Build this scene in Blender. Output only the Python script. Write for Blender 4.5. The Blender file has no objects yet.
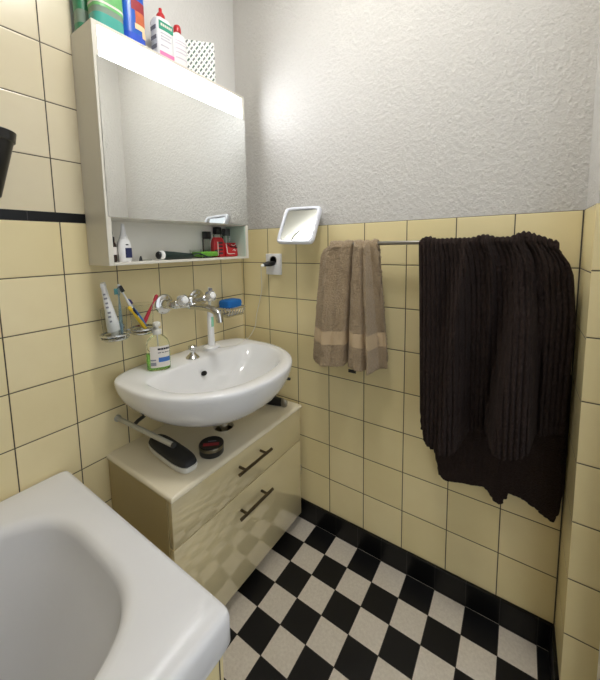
import bpy, bmesh, math, random
from mathutils import Vector, Matrix, noise
random.seed(4)
PI = math.pi
scene = bpy.context.scene
COL = scene.collection

# ------------------------------------------------------------------ materials
def srgb(r, g, b):
    def f(c):
        c /= 255.0
        return c / 12.92 if c <= 0.04045 else ((c + 0.055) / 1.055) ** 2.4
    return (f(r), f(g), f(b), 1.0)

class NT:
    def __init__(s, name):
        s.m = bpy.data.materials.new(name); s.m.use_nodes = True
        s.t = s.m.node_tree; s.b = s.t.nodes['Principled BSDF']
    def n(s, typ, **kw):
        x = s.t.nodes.new(typ)
        for k, v in kw.items(): setattr(x, k, v)
        return x
    def l(s, a, b): s.t.links.new(a, b)
    def math(s, op, a, b=None, c=None):
        x = s.n('ShaderNodeMath', operation=op)
        for i, v in enumerate((a, b, c)):
            if v is None: continue
            if hasattr(v, 'node'): s.l(v, x.inputs[i])
            else: x.inputs[i].default_value = v
        return x.outputs[0]
    def mix(s, f, a, b):
        x = s.n('ShaderNodeMix', data_type='RGBA')
        for i, v in ((0, f), (6, a), (7, b)):
            if hasattr(v, 'node'): s.l(v, x.inputs[i])
            else: x.inputs[i].default_value = v
        return x.outputs[2]
    def noise(s, scale, detail=3, vec=None, rough=0.5):
        x = s.n('ShaderNodeTexNoise')
        x.inputs['Scale'].default_value = scale; x.inputs['Detail'].default_value = detail
        x.inputs['Roughness'].default_value = rough
        if vec is None:
            g = s.n('ShaderNodeTexCoord'); vec = g.outputs['Object']
        s.l(vec, x.inputs['Vector'])
        return x.outputs[0]
    def bump(s, h, strength, dist=0.01):
        x = s.n('ShaderNodeBump'); x.inputs['Strength'].default_value = strength; x.inputs['Distance'].default_value = dist
        s.l(h, x.inputs['Height']); s.l(x.outputs[0], s.b.inputs['Normal'])
    def set(s, **kw):
        for k, v in kw.items():
            i = s.b.inputs[k.replace('_', ' ')]
            if hasattr(v, 'node'): s.l(v, i)
            else: i.default_value = v
        return s

def plain(name, rgb, rough=0.5, metal=0.0, var=0.06, nscale=30, bump=0.0, bscale=200, coat=0.0, spec=0.5):
    t = NT(name)
    c = srgb(*rgb)
    d = tuple(max(0, x * (1 - var)) for x in c[:3]) + (1,)
    t.set(Base_Color=t.mix(t.noise(nscale), d, c), Roughness=rough, Metallic=metal, Coat_Weight=coat)
    t.b.inputs['Specular IOR Level'].default_value = spec
    t.b.inputs['Coat Roughness'].default_value = 0.08
    if bump: t.bump(t.noise(bscale, 4), bump, 0.002)
    return t.m

def glassy(name, rgb, rough=0.05, trans=1.0, ior=1.3):
    t = NT(name)
    t.set(Base_Color=srgb(*rgb), Roughness=rough, Transmission_Weight=trans, IOR=ior)
    return t.m

def axes(t):
    g = t.n('ShaderNodeNewGeometry'); s = t.n('ShaderNodeSeparateXYZ'); t.l(g.outputs['Position'], s.inputs[0])
    return g.outputs['Position'], {'x': s.outputs[0], 'y': s.outputs[1], 'z': s.outputs[2]}

def tile_mat(name, ua, uo, vo, p=0.15, w=0.0032, col=(228, 213, 168), pv=None, rough=0.22):
    """cream wall tile, grout lines on world axis ua and z"""
    t = NT(name); pos, A = axes(t); pv = pv or p
    u = t.math('DIVIDE', t.math('SUBTRACT', A[ua], uo), p)
    v = t.math('DIVIDE', t.math('SUBTRACT', A['z'], vo), pv)
    du = t.math('MULTIPLY', t.math('PINGPONG', u, 0.5), p)
    dv = t.math('MULTIPLY', t.math('PINGPONG', v, 0.5), pv)
    d = t.math('MINIMUM', du, dv)
    mr = t.n('ShaderNodeMapRange', interpolation_type='SMOOTHSTEP'); t.l(d, mr.inputs[0])
    mr.inputs[1].default_value = w * 0.30; mr.inputs[2].default_value = w * 0.62
    m = mr.outputs[0]
    # each tile is fired a touch differently
    cv = t.n('ShaderNodeCombineXYZ'); t.l(t.math('FLOOR', u), cv.inputs[0]); t.l(t.math('FLOOR', v), cv.inputs[1])
    wn = t.n('ShaderNodeTexWhiteNoise', noise_dimensions='3D'); t.l(cv.outputs[0], wn.inputs['Vector'])
    c = srgb(*col)
    lo = tuple(x * k for x, k in zip(c[:3], (0.93, 0.92, 0.86))) + (1,)
    base = t.mix(wn.outputs[0], lo, c)
    spk = t.noise(14, 4, pos)
    base = t.mix(t.math('MULTIPLY', t.math('SUBTRACT', spk, 0.35), 0.5), base, tuple(x * k for x, k in zip(c[:3], (0.86, 0.82, 0.72))) + (1,))
    t.set(Base_Color=t.mix(m, srgb(70, 60, 48), base), Roughness=t.math('MULTIPLY_ADD', m, rough - 0.8, 0.8))
    mr2 = t.n('ShaderNodeMapRange', interpolation_type='SMOOTHSTEP'); t.l(d, mr2.inputs[0])
    mr2.inputs[1].default_value = w * 0.2; mr2.inputs[2].default_value = w * 1.3
    h = t.math('ADD', mr2.outputs[0], t.math('MULTIPLY', t.noise(9, 2, pos), 0.5))
    t.bump(h, 0.35, 0.0018)
    return t.m

def plaster_mat(name, col, strength=0.55):
    t = NT(name); pos, A = axes(t)
    mp = t.n('ShaderNodeMapping'); mp.inputs['Scale'].default_value = (1, 1, 0.8); t.l(pos, mp.inputs[0])
    n1 = t.noise(120, 4, mp.outputs[0], 0.6); n2 = t.noise(26, 3, mp.outputs[0])
    mr = t.n('ShaderNodeMapRange'); t.l(n1, mr.inputs[0]); mr.inputs[1].default_value = 0.42; mr.inputs[2].default_value = 0.66
    h = t.math('ADD', mr.outputs[0], t.math('MULTIPLY', n2, 0.5))
    c = srgb(*col)
    t.set(Base_Color=t.mix(n2, tuple(x * 0.96 for x in c[:3]) + (1,), c), Roughness=0.85)
    t.b.inputs['Specular IOR Level'].default_value = 0.25
    t.bump(h, strength, 0.0035)
    return t.m

def floor_mat():
    t = NT('checker_floor_tiles'); pos, A = axes(t); q = 0.0964
    u = t.math('DIVIDE', t.math('SUBTRACT', A['x'], 0.3995), q)
    v = t.math('DIVIDE', t.math('SUBTRACT', -0.1064, A['y']), q)
    s = t.math('ADD', t.math('FLOOR', u), t.math('FLOOR', v))
    par = t.math('MULTIPLY', t.math('PINGPONG', s, 1.0), 1.0)
    d = t.math('MULTIPLY', t.math('MINIMUM', t.math('PINGPONG', u, 0.5), t.math('PINGPONG', v, 0.5)), q)
    g = t.math('GREATER_THAN', d, 0.0009)
    n = t.noise(120, 5, pos, 0.65); n2 = t.noise(12, 3, pos)
    mr = t.n('ShaderNodeMapRange'); t.l(n, mr.inputs[0]); mr.inputs[1].default_value = 0.35; mr.inputs[2].default_value = 0.65
    white = t.mix(mr.outputs[0], srgb(206, 197, 184), srgb(222, 214, 201))
    white = t.mix(t.math('MULTIPLY', n2, 0.35), white, srgb(186, 172, 150))
    black = t.mix(n, srgb(12, 12, 14), srgb(20, 20, 23))
    c = t.mix(par, white, black)
    c = t.mix(g, srgb(62, 56, 50), c)
    t.set(Base_Color=c, Roughness=t.math('MULTIPLY_ADD', n2, 0.15, 0.33))
    t.b.inputs['Specular IOR Level'].default_value = 0.32
    t.bump(t.math('ADD', g, t.math('MULTIPLY', n, 0.25)), 0.25, 0.001)
    return t.m

def skirting_mat(name, ua, uo, q=0.0964):
    t = NT(name); pos, A = axes(t)
    d = t.math('MULTIPLY', t.math('PINGPONG', t.math('DIVIDE', t.math('SUBTRACT', A[ua], uo), q), 0.5), q)
    g = t.math('GREATER_THAN', d, 0.0008)
    t.set(Base_Color=t.mix(g, srgb(58, 56, 54), srgb(13, 13, 14)), Roughness=0.3)
    t.b.inputs['Specular IOR Level'].default_value = 0.3
    return t.m

def terry(name, rgb, scale=420, strength=0.9, dist=0.004, var=0.35, sheen=0.3):
    t = NT(name)
    n = t.noise(scale, 3, None, 0.6); n2 = t.noise(25, 3)
    c = srgb(*rgb); d = tuple(x * (1 - var) for x in c[:3]) + (1,)
    t.set(Base_Color=t.mix(t.math('MULTIPLY_ADD', n2, 0.35, t.math('MULTIPLY', n, 0.65)), d, c), Roughness=0.95, Sheen_Weight=sheen)
    t.b.inputs['Specular IOR Level'].default_value = 0.1
    t.bump(n, strength, dist)
    return t.m

def emit(name, rgb, s):
    t = NT(name); t.set(Base_Color=srgb(*rgb), Emission_Color=srgb(*rgb), Emission_Strength=s, Roughness=0.4)
    return t.m

def wrap_box_mat():
    """white packet printed with rows of slanted green and grey dashes"""
    t = NT('dashed_print_card'); tc = t.n('ShaderNodeTexCoord')
    mp = t.n('ShaderNodeMapping'); t.l(tc.outputs['Object'], mp.inputs[0])
    s = t.n('ShaderNodeSeparateXYZ'); t.l(mp.outputs[0], s.inputs[0])
    hor = t.math('ADD', s.outputs[1], s.outputs[0])
    a = t.math('DIVIDE', t.math('ADD', hor, s.outputs[2]), 0.0290)
    b = t.math('DIVIDE', t.math('SUBTRACT', hor, s.outputs[2]), 0.0225)
    fa = t.math('PINGPONG', a, 0.5); fb = t.math('PINGPONG', b, 0.5)
    m = t.math('MULTIPLY', t.math('GREATER_THAN', fa, 0.15), t.math('GREATER_THAN', fb, 0.28))
    alt = t.math('PINGPONG', t.math('FLOOR', b), 1.0)
    ink = t.mix(alt, srgb(40, 80, 66), srgb(95, 98, 98))
    t.set(Base_Color=t.mix(m, srgb(236, 238, 232), ink), Roughness=0.45)
    return t.m

M = {}
M['tileA'] = tile_mat('cream_tiles_left', 'y', -1.0277, 1.2868, col=(240, 225, 180))
M['tileAU'] = tile_mat('cream_tiles_left_upper', 'y', -0.7364, 1.7594, col=(228, 217, 190))
M['tileB'] = tile_mat('cream_tiles_back', 'x', 0.1621, 1.2868, col=(241, 226, 178))
M['tileC'] = tile_mat('cream_tiles_right', 'y', -0.165 + 0.15, 1.2868, col=(241, 226, 178))
M['tileP'] = tile_mat('cream_tiles_return', 'x', 1.209 - 0.08, 1.2918, col=(241, 226, 178))
M['tileT'] = tile_mat('cream_tiles_tub', 'y', -0.79, 0.52, col=(241, 226, 178))
M['plasterA'] = plaster_mat('plaster_smooth', (212, 210, 206), 0.2)
M['plaster'] = plaster_mat('plaster_rough', (210, 207, 201), 0.6)
M['band'] = skirting_mat('black_border_tiles', 'y', -0.801, 0.2)
M['floor'] = floor_mat()
M['skirtB'] = skirting_mat('black_skirting_back', 'x', 0.3995)
M['skirtR'] = skirting_mat('black_skirting_right', 'y', -0.1064)
M['ceil'] = plaster_mat('ceiling_paint', (238, 236, 230), 0.15)
M['ceramic'] = plain('white_ceramic', (238, 238, 238), 0.08, var=0.02, nscale=8, coat=0.4)
M['enamel'] = plain('tub_enamel', (232, 232, 234), 0.16, var=0.03, nscale=12, bump=0.04, bscale=60)
M['chrome'] = plain('chrome', (214, 214, 212), 0.09, 1.0, var=0.04)
M['steel'] = plain('brushed_steel', (168, 165, 158), 0.28, 1.0, var=0.12, nscale=60)
M['bronze'] = plain('dark_nickel', (112, 102, 88), 0.34, 1.0, var=0.1)
M['whitemetal'] = plain('white_grey_metal', (186, 186, 180), 0.35, 0.3, var=0.05)
M['gloss'] = plain('cream_gloss_front', (224, 209, 166), 0.07, var=0.02, nscale=6, coat=0.8, spec=0.8)
_g = M['gloss'].node_tree.nodes['Principled BSDF'].inputs; _g['Coat IOR'].default_value = 1.8; _g['Coat Weight'].default_value = 1.0; _g['Coat Roughness'].default_value = 0.03
M['carc'] = plain('cream_side_panel', (200, 184, 140), 0.4, var=0.04, nscale=10)
M['ctop'] = plain('cream_white_top', (240, 230, 204), 0.2, var=0.03, nscale=10, coat=0.3)
M['cabwhite'] = plain('warm_white_laminate', (226, 222, 210), 0.35, var=0.03, nscale=10)
M['shelfwhite'] = plain('cabinet_interior', (242, 240, 231), 0.4, var=0.03)
M['palegreen'] = plain('pale_green_glass_edge', (196, 216, 200), 0.15, var=0.04)
tm = NT('mirror_glass'); tm.set(Base_Color=(0.86, 0.875, 0.86, 1), Metallic=1.0, Roughness=0.015); M['mirror'] = tm.m
M['lamp'] = emit('lit_diffuser', (244, 247, 255), 6.8)
M['white'] = plain('white_plastic', (240, 240, 240), 0.3, var=0.03)
M['offwhite'] = plain('offwhite_plastic', (226, 224, 216), 0.35, var=0.04)
M['black'] = plain('black_plastic', (22, 22, 23), 0.35, var=0.1)
M['blackmatt'] = plain('charcoal_rubber', (40, 41, 43), 0.6, var=0.15, nscale=60)
M['dark'] = plain('dark_void', (14, 14, 14), 0.8)
M['navy'] = plain('navy_print', (32, 40, 84), 0.5)
M['ink'] = plain('dark_ink', (48, 48, 56), 0.6)
M['greyink'] = plain('grey_ink', (140, 140, 150), 0.6)
M['red'] = plain('red_plastic', (192, 30, 38), 0.3)
M['pinkred'] = plain('pink_red_plastic', (206, 44, 66), 0.35)
M['pink'] = plain('pink_print', (238, 128, 178), 0.5)
M['tealink'] = plain('teal_print', (58, 158, 128), 0.5)
M['blue'] = plain('blue_plastic', (28, 96, 200), 0.3, var=0.15)
M['bluelabel'] = plain('blue_print', (62, 116, 190), 0.5)
M['orange'] = plain('orange_print', (214, 112, 70), 0.5, var=0.35, nscale=90)
M['cream'] = plain('cream_print', (240, 212, 170), 0.5)
M['redprint'] = plain('red_print', (170, 52, 62), 0.5, var=0.4, nscale=160)
M['sponge'] = plain('blue_sponge', (20, 112, 196), 0.85, var=0.3, nscale=200, bump=0.6, bscale=300)
M['yellow'] = plain('yellow_plastic', (238, 200, 44), 0.35)
M['purple'] = plain('purple_plastic', (62, 44, 110), 0.4)
M['tealpl'] = plain('teal_bristles', (20, 140, 150), 0.5)
M['bluepl'] = plain('blue_brush', (52, 118, 196), 0.35)
M['clear'] = glassy('clear_plastic', (246, 250, 246), 0.03, 1.0, 1.2)
M['glass'] = glassy('clear_glass', (250, 252, 250), 0.02, 1.0, 1.15)
M['bluetr'] = glassy('translucent_blue', (176, 206, 226), 0.15, 0.8, 1.3)
M['greenliq'] = glassy('green_soap', (176, 240, 128), 0.1, 0.8, 1.25)
M['tealliq'] = plain('teal_translucent', (84, 180, 166), 0.15, var=0.15, nscale=20, coat=0.3)
M['mintpl'] = glassy('mint_translucent_plastic', (205, 228, 208), 0.25, 0.55, 1.3)
M['greenlab'] = plain('green_print', (122, 204, 124), 0.4, var=0.35, nscale=60)
M['dkgreen'] = plain('dark_green_print', (58, 142, 102), 0.4, var=0.3, nscale=60)
M['limegreen'] = plain('lime_plastic', (132, 204, 72), 0.35, var=0.15)
M['greenblack'] = plain('green_black_plastic', (20, 42, 38), 0.3)
M['brownglass'] = plain('brown_glass', (52, 34, 26), 0.12)
M['paperlab'] = plain('paper_label', (232, 226, 218), 0.7, var=0.08, nscale=120)
M['bluelilac'] = plain('blue_bottle_plastic', (52, 92, 214), 0.2, var=0.15, nscale=20, coat=0.3)
M['dashbox'] = wrap_box_mat()
M['terrybeige'] = terry('beige_terry', (214, 187, 150), 230, 1.0, 0.012, 0.55, 0.25)
M['beigeband'] = terry('beige_woven_border', (200, 176, 142), 150, 0.35, 0.001, 0.15, 0.1)
M['terrydark'] = terry('dark_brown_terry', (70, 55, 50), 260, 1.0, 0.012, 0.85, 0.03)
M['doorwhite'] = plain('white_door_paint', (236, 235, 232), 0.35, var=0.02)
M['tin'] = plain('tin_side', (120, 112, 92), 0.3, 0.8)
M['acrylic'] = glassy('acrylic_knob', (235, 235, 232), 0.06, 0.75, 1.45)

# ------------------------------------------------------------------ mesh building
class MB:
    def __init__(s): s.b = bmesh.new(); s.mats = []
    def mi(s, m):
        if m not in s.mats: s.mats.append(m)
        return s.mats.index(m)
    def _mark(s, faces, m, smooth=True):
        i = s.mi(m)
        for f in faces: f.material_index = i; f.smooth = smooth
    def box(s, m, x0, x1, y0, y1, z0, z1, bev=0.0, seg=2, mat=None):
        t = bmesh.new(); bmesh.ops.create_cube(t, size=1)
        for v in t.verts: v.co = Vector(((x0 + x1) / 2 + v.co.x * (x1 - x0), (y0 + y1) / 2 + v.co.y * (y1 - y0), (z0 + z1) / 2 + v.co.z * (z1 - z0)))
        if bev: bmesh.ops.bevel(t, geom=t.edges[:], offset=bev, segments=seg, profile=0.5, affect='EDGES')
        s.merge(t, m, mat, smooth=bool(bev)); return s
    def merge(s, t, m, mat=None, smooth=True):
        t.verts.index_update(); vs = []
        for v in t.verts: vs.append(s.b.verts.new(mat @ v.co if mat is not None else v.co))
        fs = []
        for f in t.faces:
            try: fs.append(s.b.faces.new([vs[v.index] for v in f.verts]))
            except ValueError: pass
        s._mark(fs, m, smooth); t.free()
    def rings(s, m, rings, cap0=True, cap1=True, closed=True, loop=False):
        R = [[s.b.verts.new(p) for p in r] for r in rings]; n = len(R[0]); fs = []
        K = len(R)
        for k in range(K if loop else K - 1):
            a, b = R[k], R[(k + 1) % K]
            for i in range(n if closed else n - 1):
                j = (i + 1) % n
                fs.append(s.b.faces.new((a[i], a[j], b[j], b[i])))
        if closed and not loop:
            if cap0: fs.append(s.b.faces.new(R[0][::-1]))
            if cap1: fs.append(s.b.faces.new(R[-1]))
        s._mark(fs, m); return s
    def lathe(s, m, prof, c=(0, 0, 0), axis='z', n=28, cap0=True, cap1=True, M4=None):
        rr = []
        for r, h in prof:
            ring = []
            for i in range(n):
                a = 2 * PI * i / n; p = Vector((r * math.cos(a), r * math.sin(a), h))
                if axis == 'x': p = Vector((h, r * math.cos(a), r * math.sin(a)))
                if axis == 'y': p = Vector((r * math.sin(a), h, r * math.cos(a)))
                if M4 is not None: p = M4 @ p
                ring.append(p + Vector(c))
            rr.append(ring)
        return s.rings(m, rr, cap0, cap1)
    def sloft(s, m, secs, n=32, M4=None, cap0=True, cap1=True):
        """super-ellipse sections (z, hx, hy, e, cx, cy)"""
        rr = []
        for z, hx, hy, e, cx, cy in secs:
            ring = []
            for i in range(n):
                a = 2 * PI * i / n; ca, sa = math.cos(a), math.sin(a)
                p = Vector((cx + hx * math.copysign(abs(ca) ** (2 / e), ca), cy + hy * math.copysign(abs(sa) ** (2 / e), sa), z))
                ring.append(M4 @ p if M4 is not None else p)
            rr.append(ring)
        return s.rings(m, rr, cap0, cap1)
    def tube(s, m, pts, r, n=10, closed=False, smooth_n=0):
        P = [Vector(p) for p in pts]
        if smooth_n: P = catmull(P, smooth_n, closed)
        R = r if hasattr(r, '__len__') else [r] * len(P)
        if len(R) != len(P):
            R = [R[min(len(R) - 1, int(i / (len(P) - 1) * (len(R) - 1) + 0.5))] for i in range(len(P))]
        rr = []; N = len(P); up = None
        for k in range(N):
            a = P[(k - 1) % N] if closed or k else P[0]; b = P[(k + 1) % N] if closed or k < N - 1 else P[-1]
            t = (b - a).normalized()
            if up is None:
                up = Vector((0, 0, 1)) if abs(t.z) < 0.9 else Vector((1, 0, 0))
            e1 = (up - t * up.dot(t)).normalized(); e2 = t.cross(e1); up = e1
            rr.append([P[k] + (e1 * math.cos(2 * PI * i / n) + e2 * math.sin(2 * PI * i / n)) * R[k] for i in range(n)])
        return s.rings(m, rr, loop=closed)
    def quad(s, m, pts):
        f = s.b.faces.new([s.b.verts.new(p) for p in pts]); s._mark([f], m, False); return s
    def grid(s, m, G, matf=None):
        V = [[s.b.verts.new(p) for p in row] for row in G]
        for i in range(len(V) - 1):
            for j in range(len(V[0]) - 1):
                f = s.b.faces.new((V[i][j], V[i][j + 1], V[i + 1][j + 1], V[i + 1][j]))
                s._mark([f], matf(i, j) if matf else m)
        return s
    def build(s, name, parent=None, loc=None, angle=40):
        me = bpy.data.meshes.new(name)
        bmesh.ops.recalc_face_normals(s.b, faces=s.b.faces[:])
        o0 = Vector(loc) if loc is not None else (Vector(parent.location) if parent is not None and parent.type == 'EMPTY' else None)
        if parent is not None and o0 is None: o0 = Vector((0, 0, 0))
        if o0 is None:
            xs = [v.co for v in s.b.verts]
            o0 = Vector((sum(c.x for c in xs) / len(xs), sum(c.y for c in xs) / len(xs), min(c.z for c in xs)))
        base = ORG.get(parent.name, Vector((0, 0, 0))) if parent is not None else o0
        for v in s.b.verts: v.co -= base
        s.b.to_mesh(me); s.b.free()
        for m in s.mats: me.materials.append(m)
        try: me.set_sharp_from_angle(angle=math.radians(angle))
        except Exception: pass
        o = bpy.data.objects.new(name, me); COL.objects.link(o)
        if parent is not None: o.parent = parent; ORG[o.name] = base
        else: o.location = o0; ORG[o.name] = o0
        return o

ORG = {}
def catmull(P, k, closed=False):
    out = []; N = len(P)
    for i in range(N if closed else N - 1):
        g = (lambda q: P[q % N]) if closed else (lambda q: P[max(0, min(N - 1, q))])
        p0, p1, p2, p3 = g(i - 1), g(i), g(i + 1), g(i + 2)
        for j in range(k):
            t = j / k
            out.append(0.5 * ((2 * p1) + (p2 - p0) * t + (2 * p0 - 5 * p1 + 4 * p2 - p3) * t * t + (3 * p1 - p0 - 3 * p2 + p3) * t ** 3))
    if not closed: out.append(P[-1])
    return out

def tag(o, label, cat, group=None):
    o['label'] = label; o['category'] = cat
    if group: o['group'] = group
    return o
def thing(name, loc, label, cat, group=None):
    o = bpy.data.objects.new(name, None); COL.objects.link(o); o.location = loc; o.empty_display_size = 0.03
    ORG[o.name] = Vector(loc)
    return tag(o, label, cat, group)
def struct(o): o['kind'] = 'structure'; return o
def aim(p, d, roll=0.0):
    """matrix that takes local +z to direction d at p"""
    return Matrix.Translation(Vector(p)) @ Vector(d).normalized().to_track_quat('Z', 'Y').to_matrix().to_4x4() @ Matrix.Rotation(roll, 4, 'Z')

# ------------------------------------------------------------------ room
XR, YR, ZT, ZC = 1.209, -0.165, 1.2868, 2.42
YB = -2.6; XD = 1.268
b = MB(); b.box(M['floor'], -0.1, 2.6, YB - 0.1, 0.1, -0.1, 0.0); struct(b.build('floor', loc=(0, 0, 0)))
b = MB(); b.box(M['ceil'], -0.1, 1.8, YB - 0.1, 0.1, ZC, ZC + 0.1); struct(b.build('ceiling', loc=(0, 0, ZC)))
b = MB()
b.box(M['tileA'], -0.1, 0.0, YB, 0.1, 0, ZT)
b.box(M['band'], -0.1, 0.0005, YB, -0.655, ZT, 1.3128)
b.box(M['tileAU'], -0.1, 0.0, YB, -0.655, 1.3128, ZC)
b.box(M['plasterA'], -0.1, -0.004, -0.655, 0.1, ZT, ZC)
struct(b.build('wall_left', loc=(0, 0, 0)))
b = MB()
b.box(M['tileB'], 0.0, XR, 0.0, 0.1, 0, ZT, 0)
b.box(M['plaster'], -0.004, XR + 0.004, 0.004, 0.1, ZT, ZC)
struct(b.build('wall_back', loc=(0, 0, 0)))
b = MB()
b.box(M['tileC'], XR, 1.8, YR + 0.002, 0.1, 0, ZT)
b.box(M['tileP'], XR, 1.8, YR, YR + 0.002, 0, ZT)
b.box(M['plaster'], XR + 0.004, 1.8, YR + 0.004, 0.1, ZT, ZC)
struct(b.build('wall_right', loc=(XR, 0, 0)))
b = MB()
b.box(M['plasterA'], XD + 0.03, XD + 0.13, YB, YR, 2.06, ZC)
b.box(M['plasterA'], XD + 0.03, XD + 0.13, YB, -1.16, 0, 2.06)
b.box(M['plasterA'], XD + 0.03, XD + 0.13, -0.26, YR, 0, 2.06)
struct(b.build('wall_door_side', loc=(XD, 0, 0)))
b = MB(); b.box(M['plasterA'], -0.1, 1.8, YB - 0.1, YB, 0, ZC); struct(b.build('wall_rear', loc=(0, YB, 0)))
# white door with its casing on the right
b = MB()
b.box(M['doorwhite'], XD - 0.004, XD + 0.03, -0.262, -0.206, 0, 2.10, 0.008)
b.box(M['doorwhite'], XD, XD + 0.03, -1.22, -1.16, 0, 2.10, 0.006)
b.box(M['doorwhite'], XD, XD + 0.03, -1.16, -0.262, 2.04, 2.10, 0.006)
struct(b.build('trim_1', loc=(XD, -0.7, 0)))
b = MB(); b.box(M['doorwhite'], XD + 0.13, XD + 1.02, -0.262, -0.222, 0.004, 2.036, 0.003)   # leaf swung out into the hall, set open to let the world fill in
d1 = struct(b.build('door_1', loc=(XD + 0.6, -0.24, 0)))
b = MB(); b.tube(M['steel'], [(XD + 0.95, -0.261, 1.03), (XD + 0.95, -0.31, 1.03), (XD + 0.935, -0.318, 1.03), (XD + 0.84, -0.318, 1.03)], 0.009)
b.build('door_handle', d1)
b = MB(); b.box(plain('dark_corner_joint', (70, 62, 50), 0.8), XR - 0.0028, XR, -0.0028, 0.0, 0.0868, ZT); struct(b.build('trim_2', loc=(XR, 0, 0)))
# black skirting tiles
b = MB(); b.box(M['skirtB'], 0.0, XR, -0.009, 0.0, 0, 0.0868, 0.001, 1); struct(b.build('baseboard_back', loc=(0.6, 0, 0)))
b = MB(); b.box(M['skirtR'], XR - 0.009, XR, YR, -0.009, 0, 0.0868, 0.001, 1); struct(b.build('baseboard_right', loc=(XR, -0.08, 0)))

# ------------------------------------------------------------------ ceiling lamp added out of view as fill light
t = thing('added_fill_lamp', (0.72, -0.60, ZC), 'added round white fill lamp, unseen on the ceiling above the checkered floor', 'lamp')
b = MB(); b.lathe(M['white'], [(0.15, ZC), (0.15, ZC - 0.025), (0.145, ZC - 0.03)], (0.72, -0.60, 0), n=40); b.build('base', t)
b = MB(); b.lathe(emit('added_fill_glow', (250, 248, 244), 16.0), [(0.14, ZC - 0.03), (0.135, ZC - 0.06), (0.1, ZC - 0.085), (0.03, ZC - 0.097), (0.002, ZC - 0.098)], (0.72, -0.60, 0), n=40); b.build('diffuser', t)

# ------------------------------------------------------------------ bathtub
t = thing('bathtub', (0.345, -1.555, 0), 'white enamel bathtub with a wide rim along the left wall', 'bathtub')
ZB = 0.57
def tubring(z, x0, x1, y0, y1, e, n=200):
    cx, cy, hx, hy = (x0 + x1) / 2, (y0 + y1) / 2, (x1 - x0) / 2, (y1 - y0) / 2; r = []
    for i in range(n):
        a = 2 * PI * (i + 0.5) / n; ca, sa = math.cos(a), math.sin(a)
        r.append(Vector((cx + hx * math.copysign(abs(ca) ** (2 / e), ca), cy + hy * math.copysign(abs(sa) ** (2 / e), sa), z)))
    return r
b = MB(); X0, X1, Y0, Y1 = 0.001, 0.687, -2.37, -0.765
rr = []
for z, ins in ((0.500, 0.012), (0.500, 0.003), (0.506, 0.0), (0.553, 0.0), (0.561, 0.002), (0.567, 0.006), (0.570, 0.014)):
    rr.append(tubring(z, X0 + (ins if z > .55 else 0), X1 - ins, Y0 + ins, Y1 - ins, 60))
ox0, ox1, oy0, oy1 = 0.070, 0.632, -2.26, -0.838
def inn(z, d, e, slope=0): rr.append(tubring(z, ox0 + d, ox1 - d, oy0 + d + slope * 0.8, oy1 - d - slope, e))
for d, z in ((-0.012, 0.570), (-0.004, 0.569), (0.004, 0.565), (0.010, 0.558), (0.014, 0.548), (0.017, 0.53)): inn(z, d, 4.0)
for k in range(1, 9):
    f = k / 8; inn(0.53 - 0.37 * f, 0.017 + 0.042 * f, 4.0 - 0.6 * f, 0.13 * f)
inn(0.14, 0.085, 3.4, 0.16); inn(0.132, 0.13, 3.2, 0.2); inn(0.13, 0.2, 3.0, 0.27)
b.rings(M['enamel'], rr, cap0=False); b.build('basin', t, angle=60)
b = MB(); b.box(M['tileT'], 0.655, 0.672, -2.36, -0.782, 0, 0.51); b.build('apron', t)
b = MB(); b.box(M['tileT'], 0.003, 0.655, -0.80, -0.783, 0, 0.51); b.build('end_panel', t)

# ------------------------------------------------------------------ mirror cabinet
MC = dict(x1=0.122, y0=-0.66, y1=-0.08, z0=1.16, z1=1.814)
t = thing('mirror_cabinet', (0.0, -0.37, MC['z0']), 'white wall mirror cabinet with lit top band and open bottom shelf', 'mirror cabinet')
b = MB(); b.box(M['cabwhite'], 0.0, 0.122, -0.66, -0.645, 1.16, 1.814, 0.001, 1); b.build('side_panel', t)
b = MB(); b.box(M['cabwhite'], 0.0, 0.122, -0.095, -0.08, 1.16, 1.814, 0.001, 1); b.build('side_panel', t)
b = MB(); b.box(M['palegreen'], 0.006, 0.119, -0.0975, -0.095, 1.168, 1.296); b.build('glass_side', t)
b = MB(); b.box(M['cabwhite'], 0.0, 0.122, -0.645, -0.095, 1.16, 1.168, 0.0008, 1); b.build('bottom_panel', t)
b = MB(); b.box(M['cabwhite'], 0.0, 0.122, -0.645, -0.095, 1.804, 1.814, 0.0008, 1); b.build('top_panel', t)
b = MB(); b.box(M['shelfwhite'], 0.0, 0.006, -0.645, -0.095, 1.168, 1.804); b.build('back_panel', t)
b = MB(); b.box(M['cabwhite'], 0.006, 0.117, -0.645, -0.095, 1.296, 1.310); b.build('shelf', t)
b = MB(); b.box(M['mirror'], 0.108, 0.1235, -0.6535, -0.081, 1.2985, 1.726, 0.0012, 1); b.build('mirror_door', t)
b = MB(); b.box(M['lamp'], 0.09, 0.1115, -0.648, -0.082, 1.729, 1.8035, 0.001, 1); b.build('light_diffuser', t)

# ------------------------------------------------------------------ vanity unit under the basin
VY0, VY1, VZ = -0.655, -0.026, 0.545
t = thing('vanity_cabinet', (0.16, -0.34, 0), 'cream gloss two-drawer cabinet under the washbasin', 'cabinet')
HX, HY, HR = 0.195, -0.327, 0.037
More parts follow.
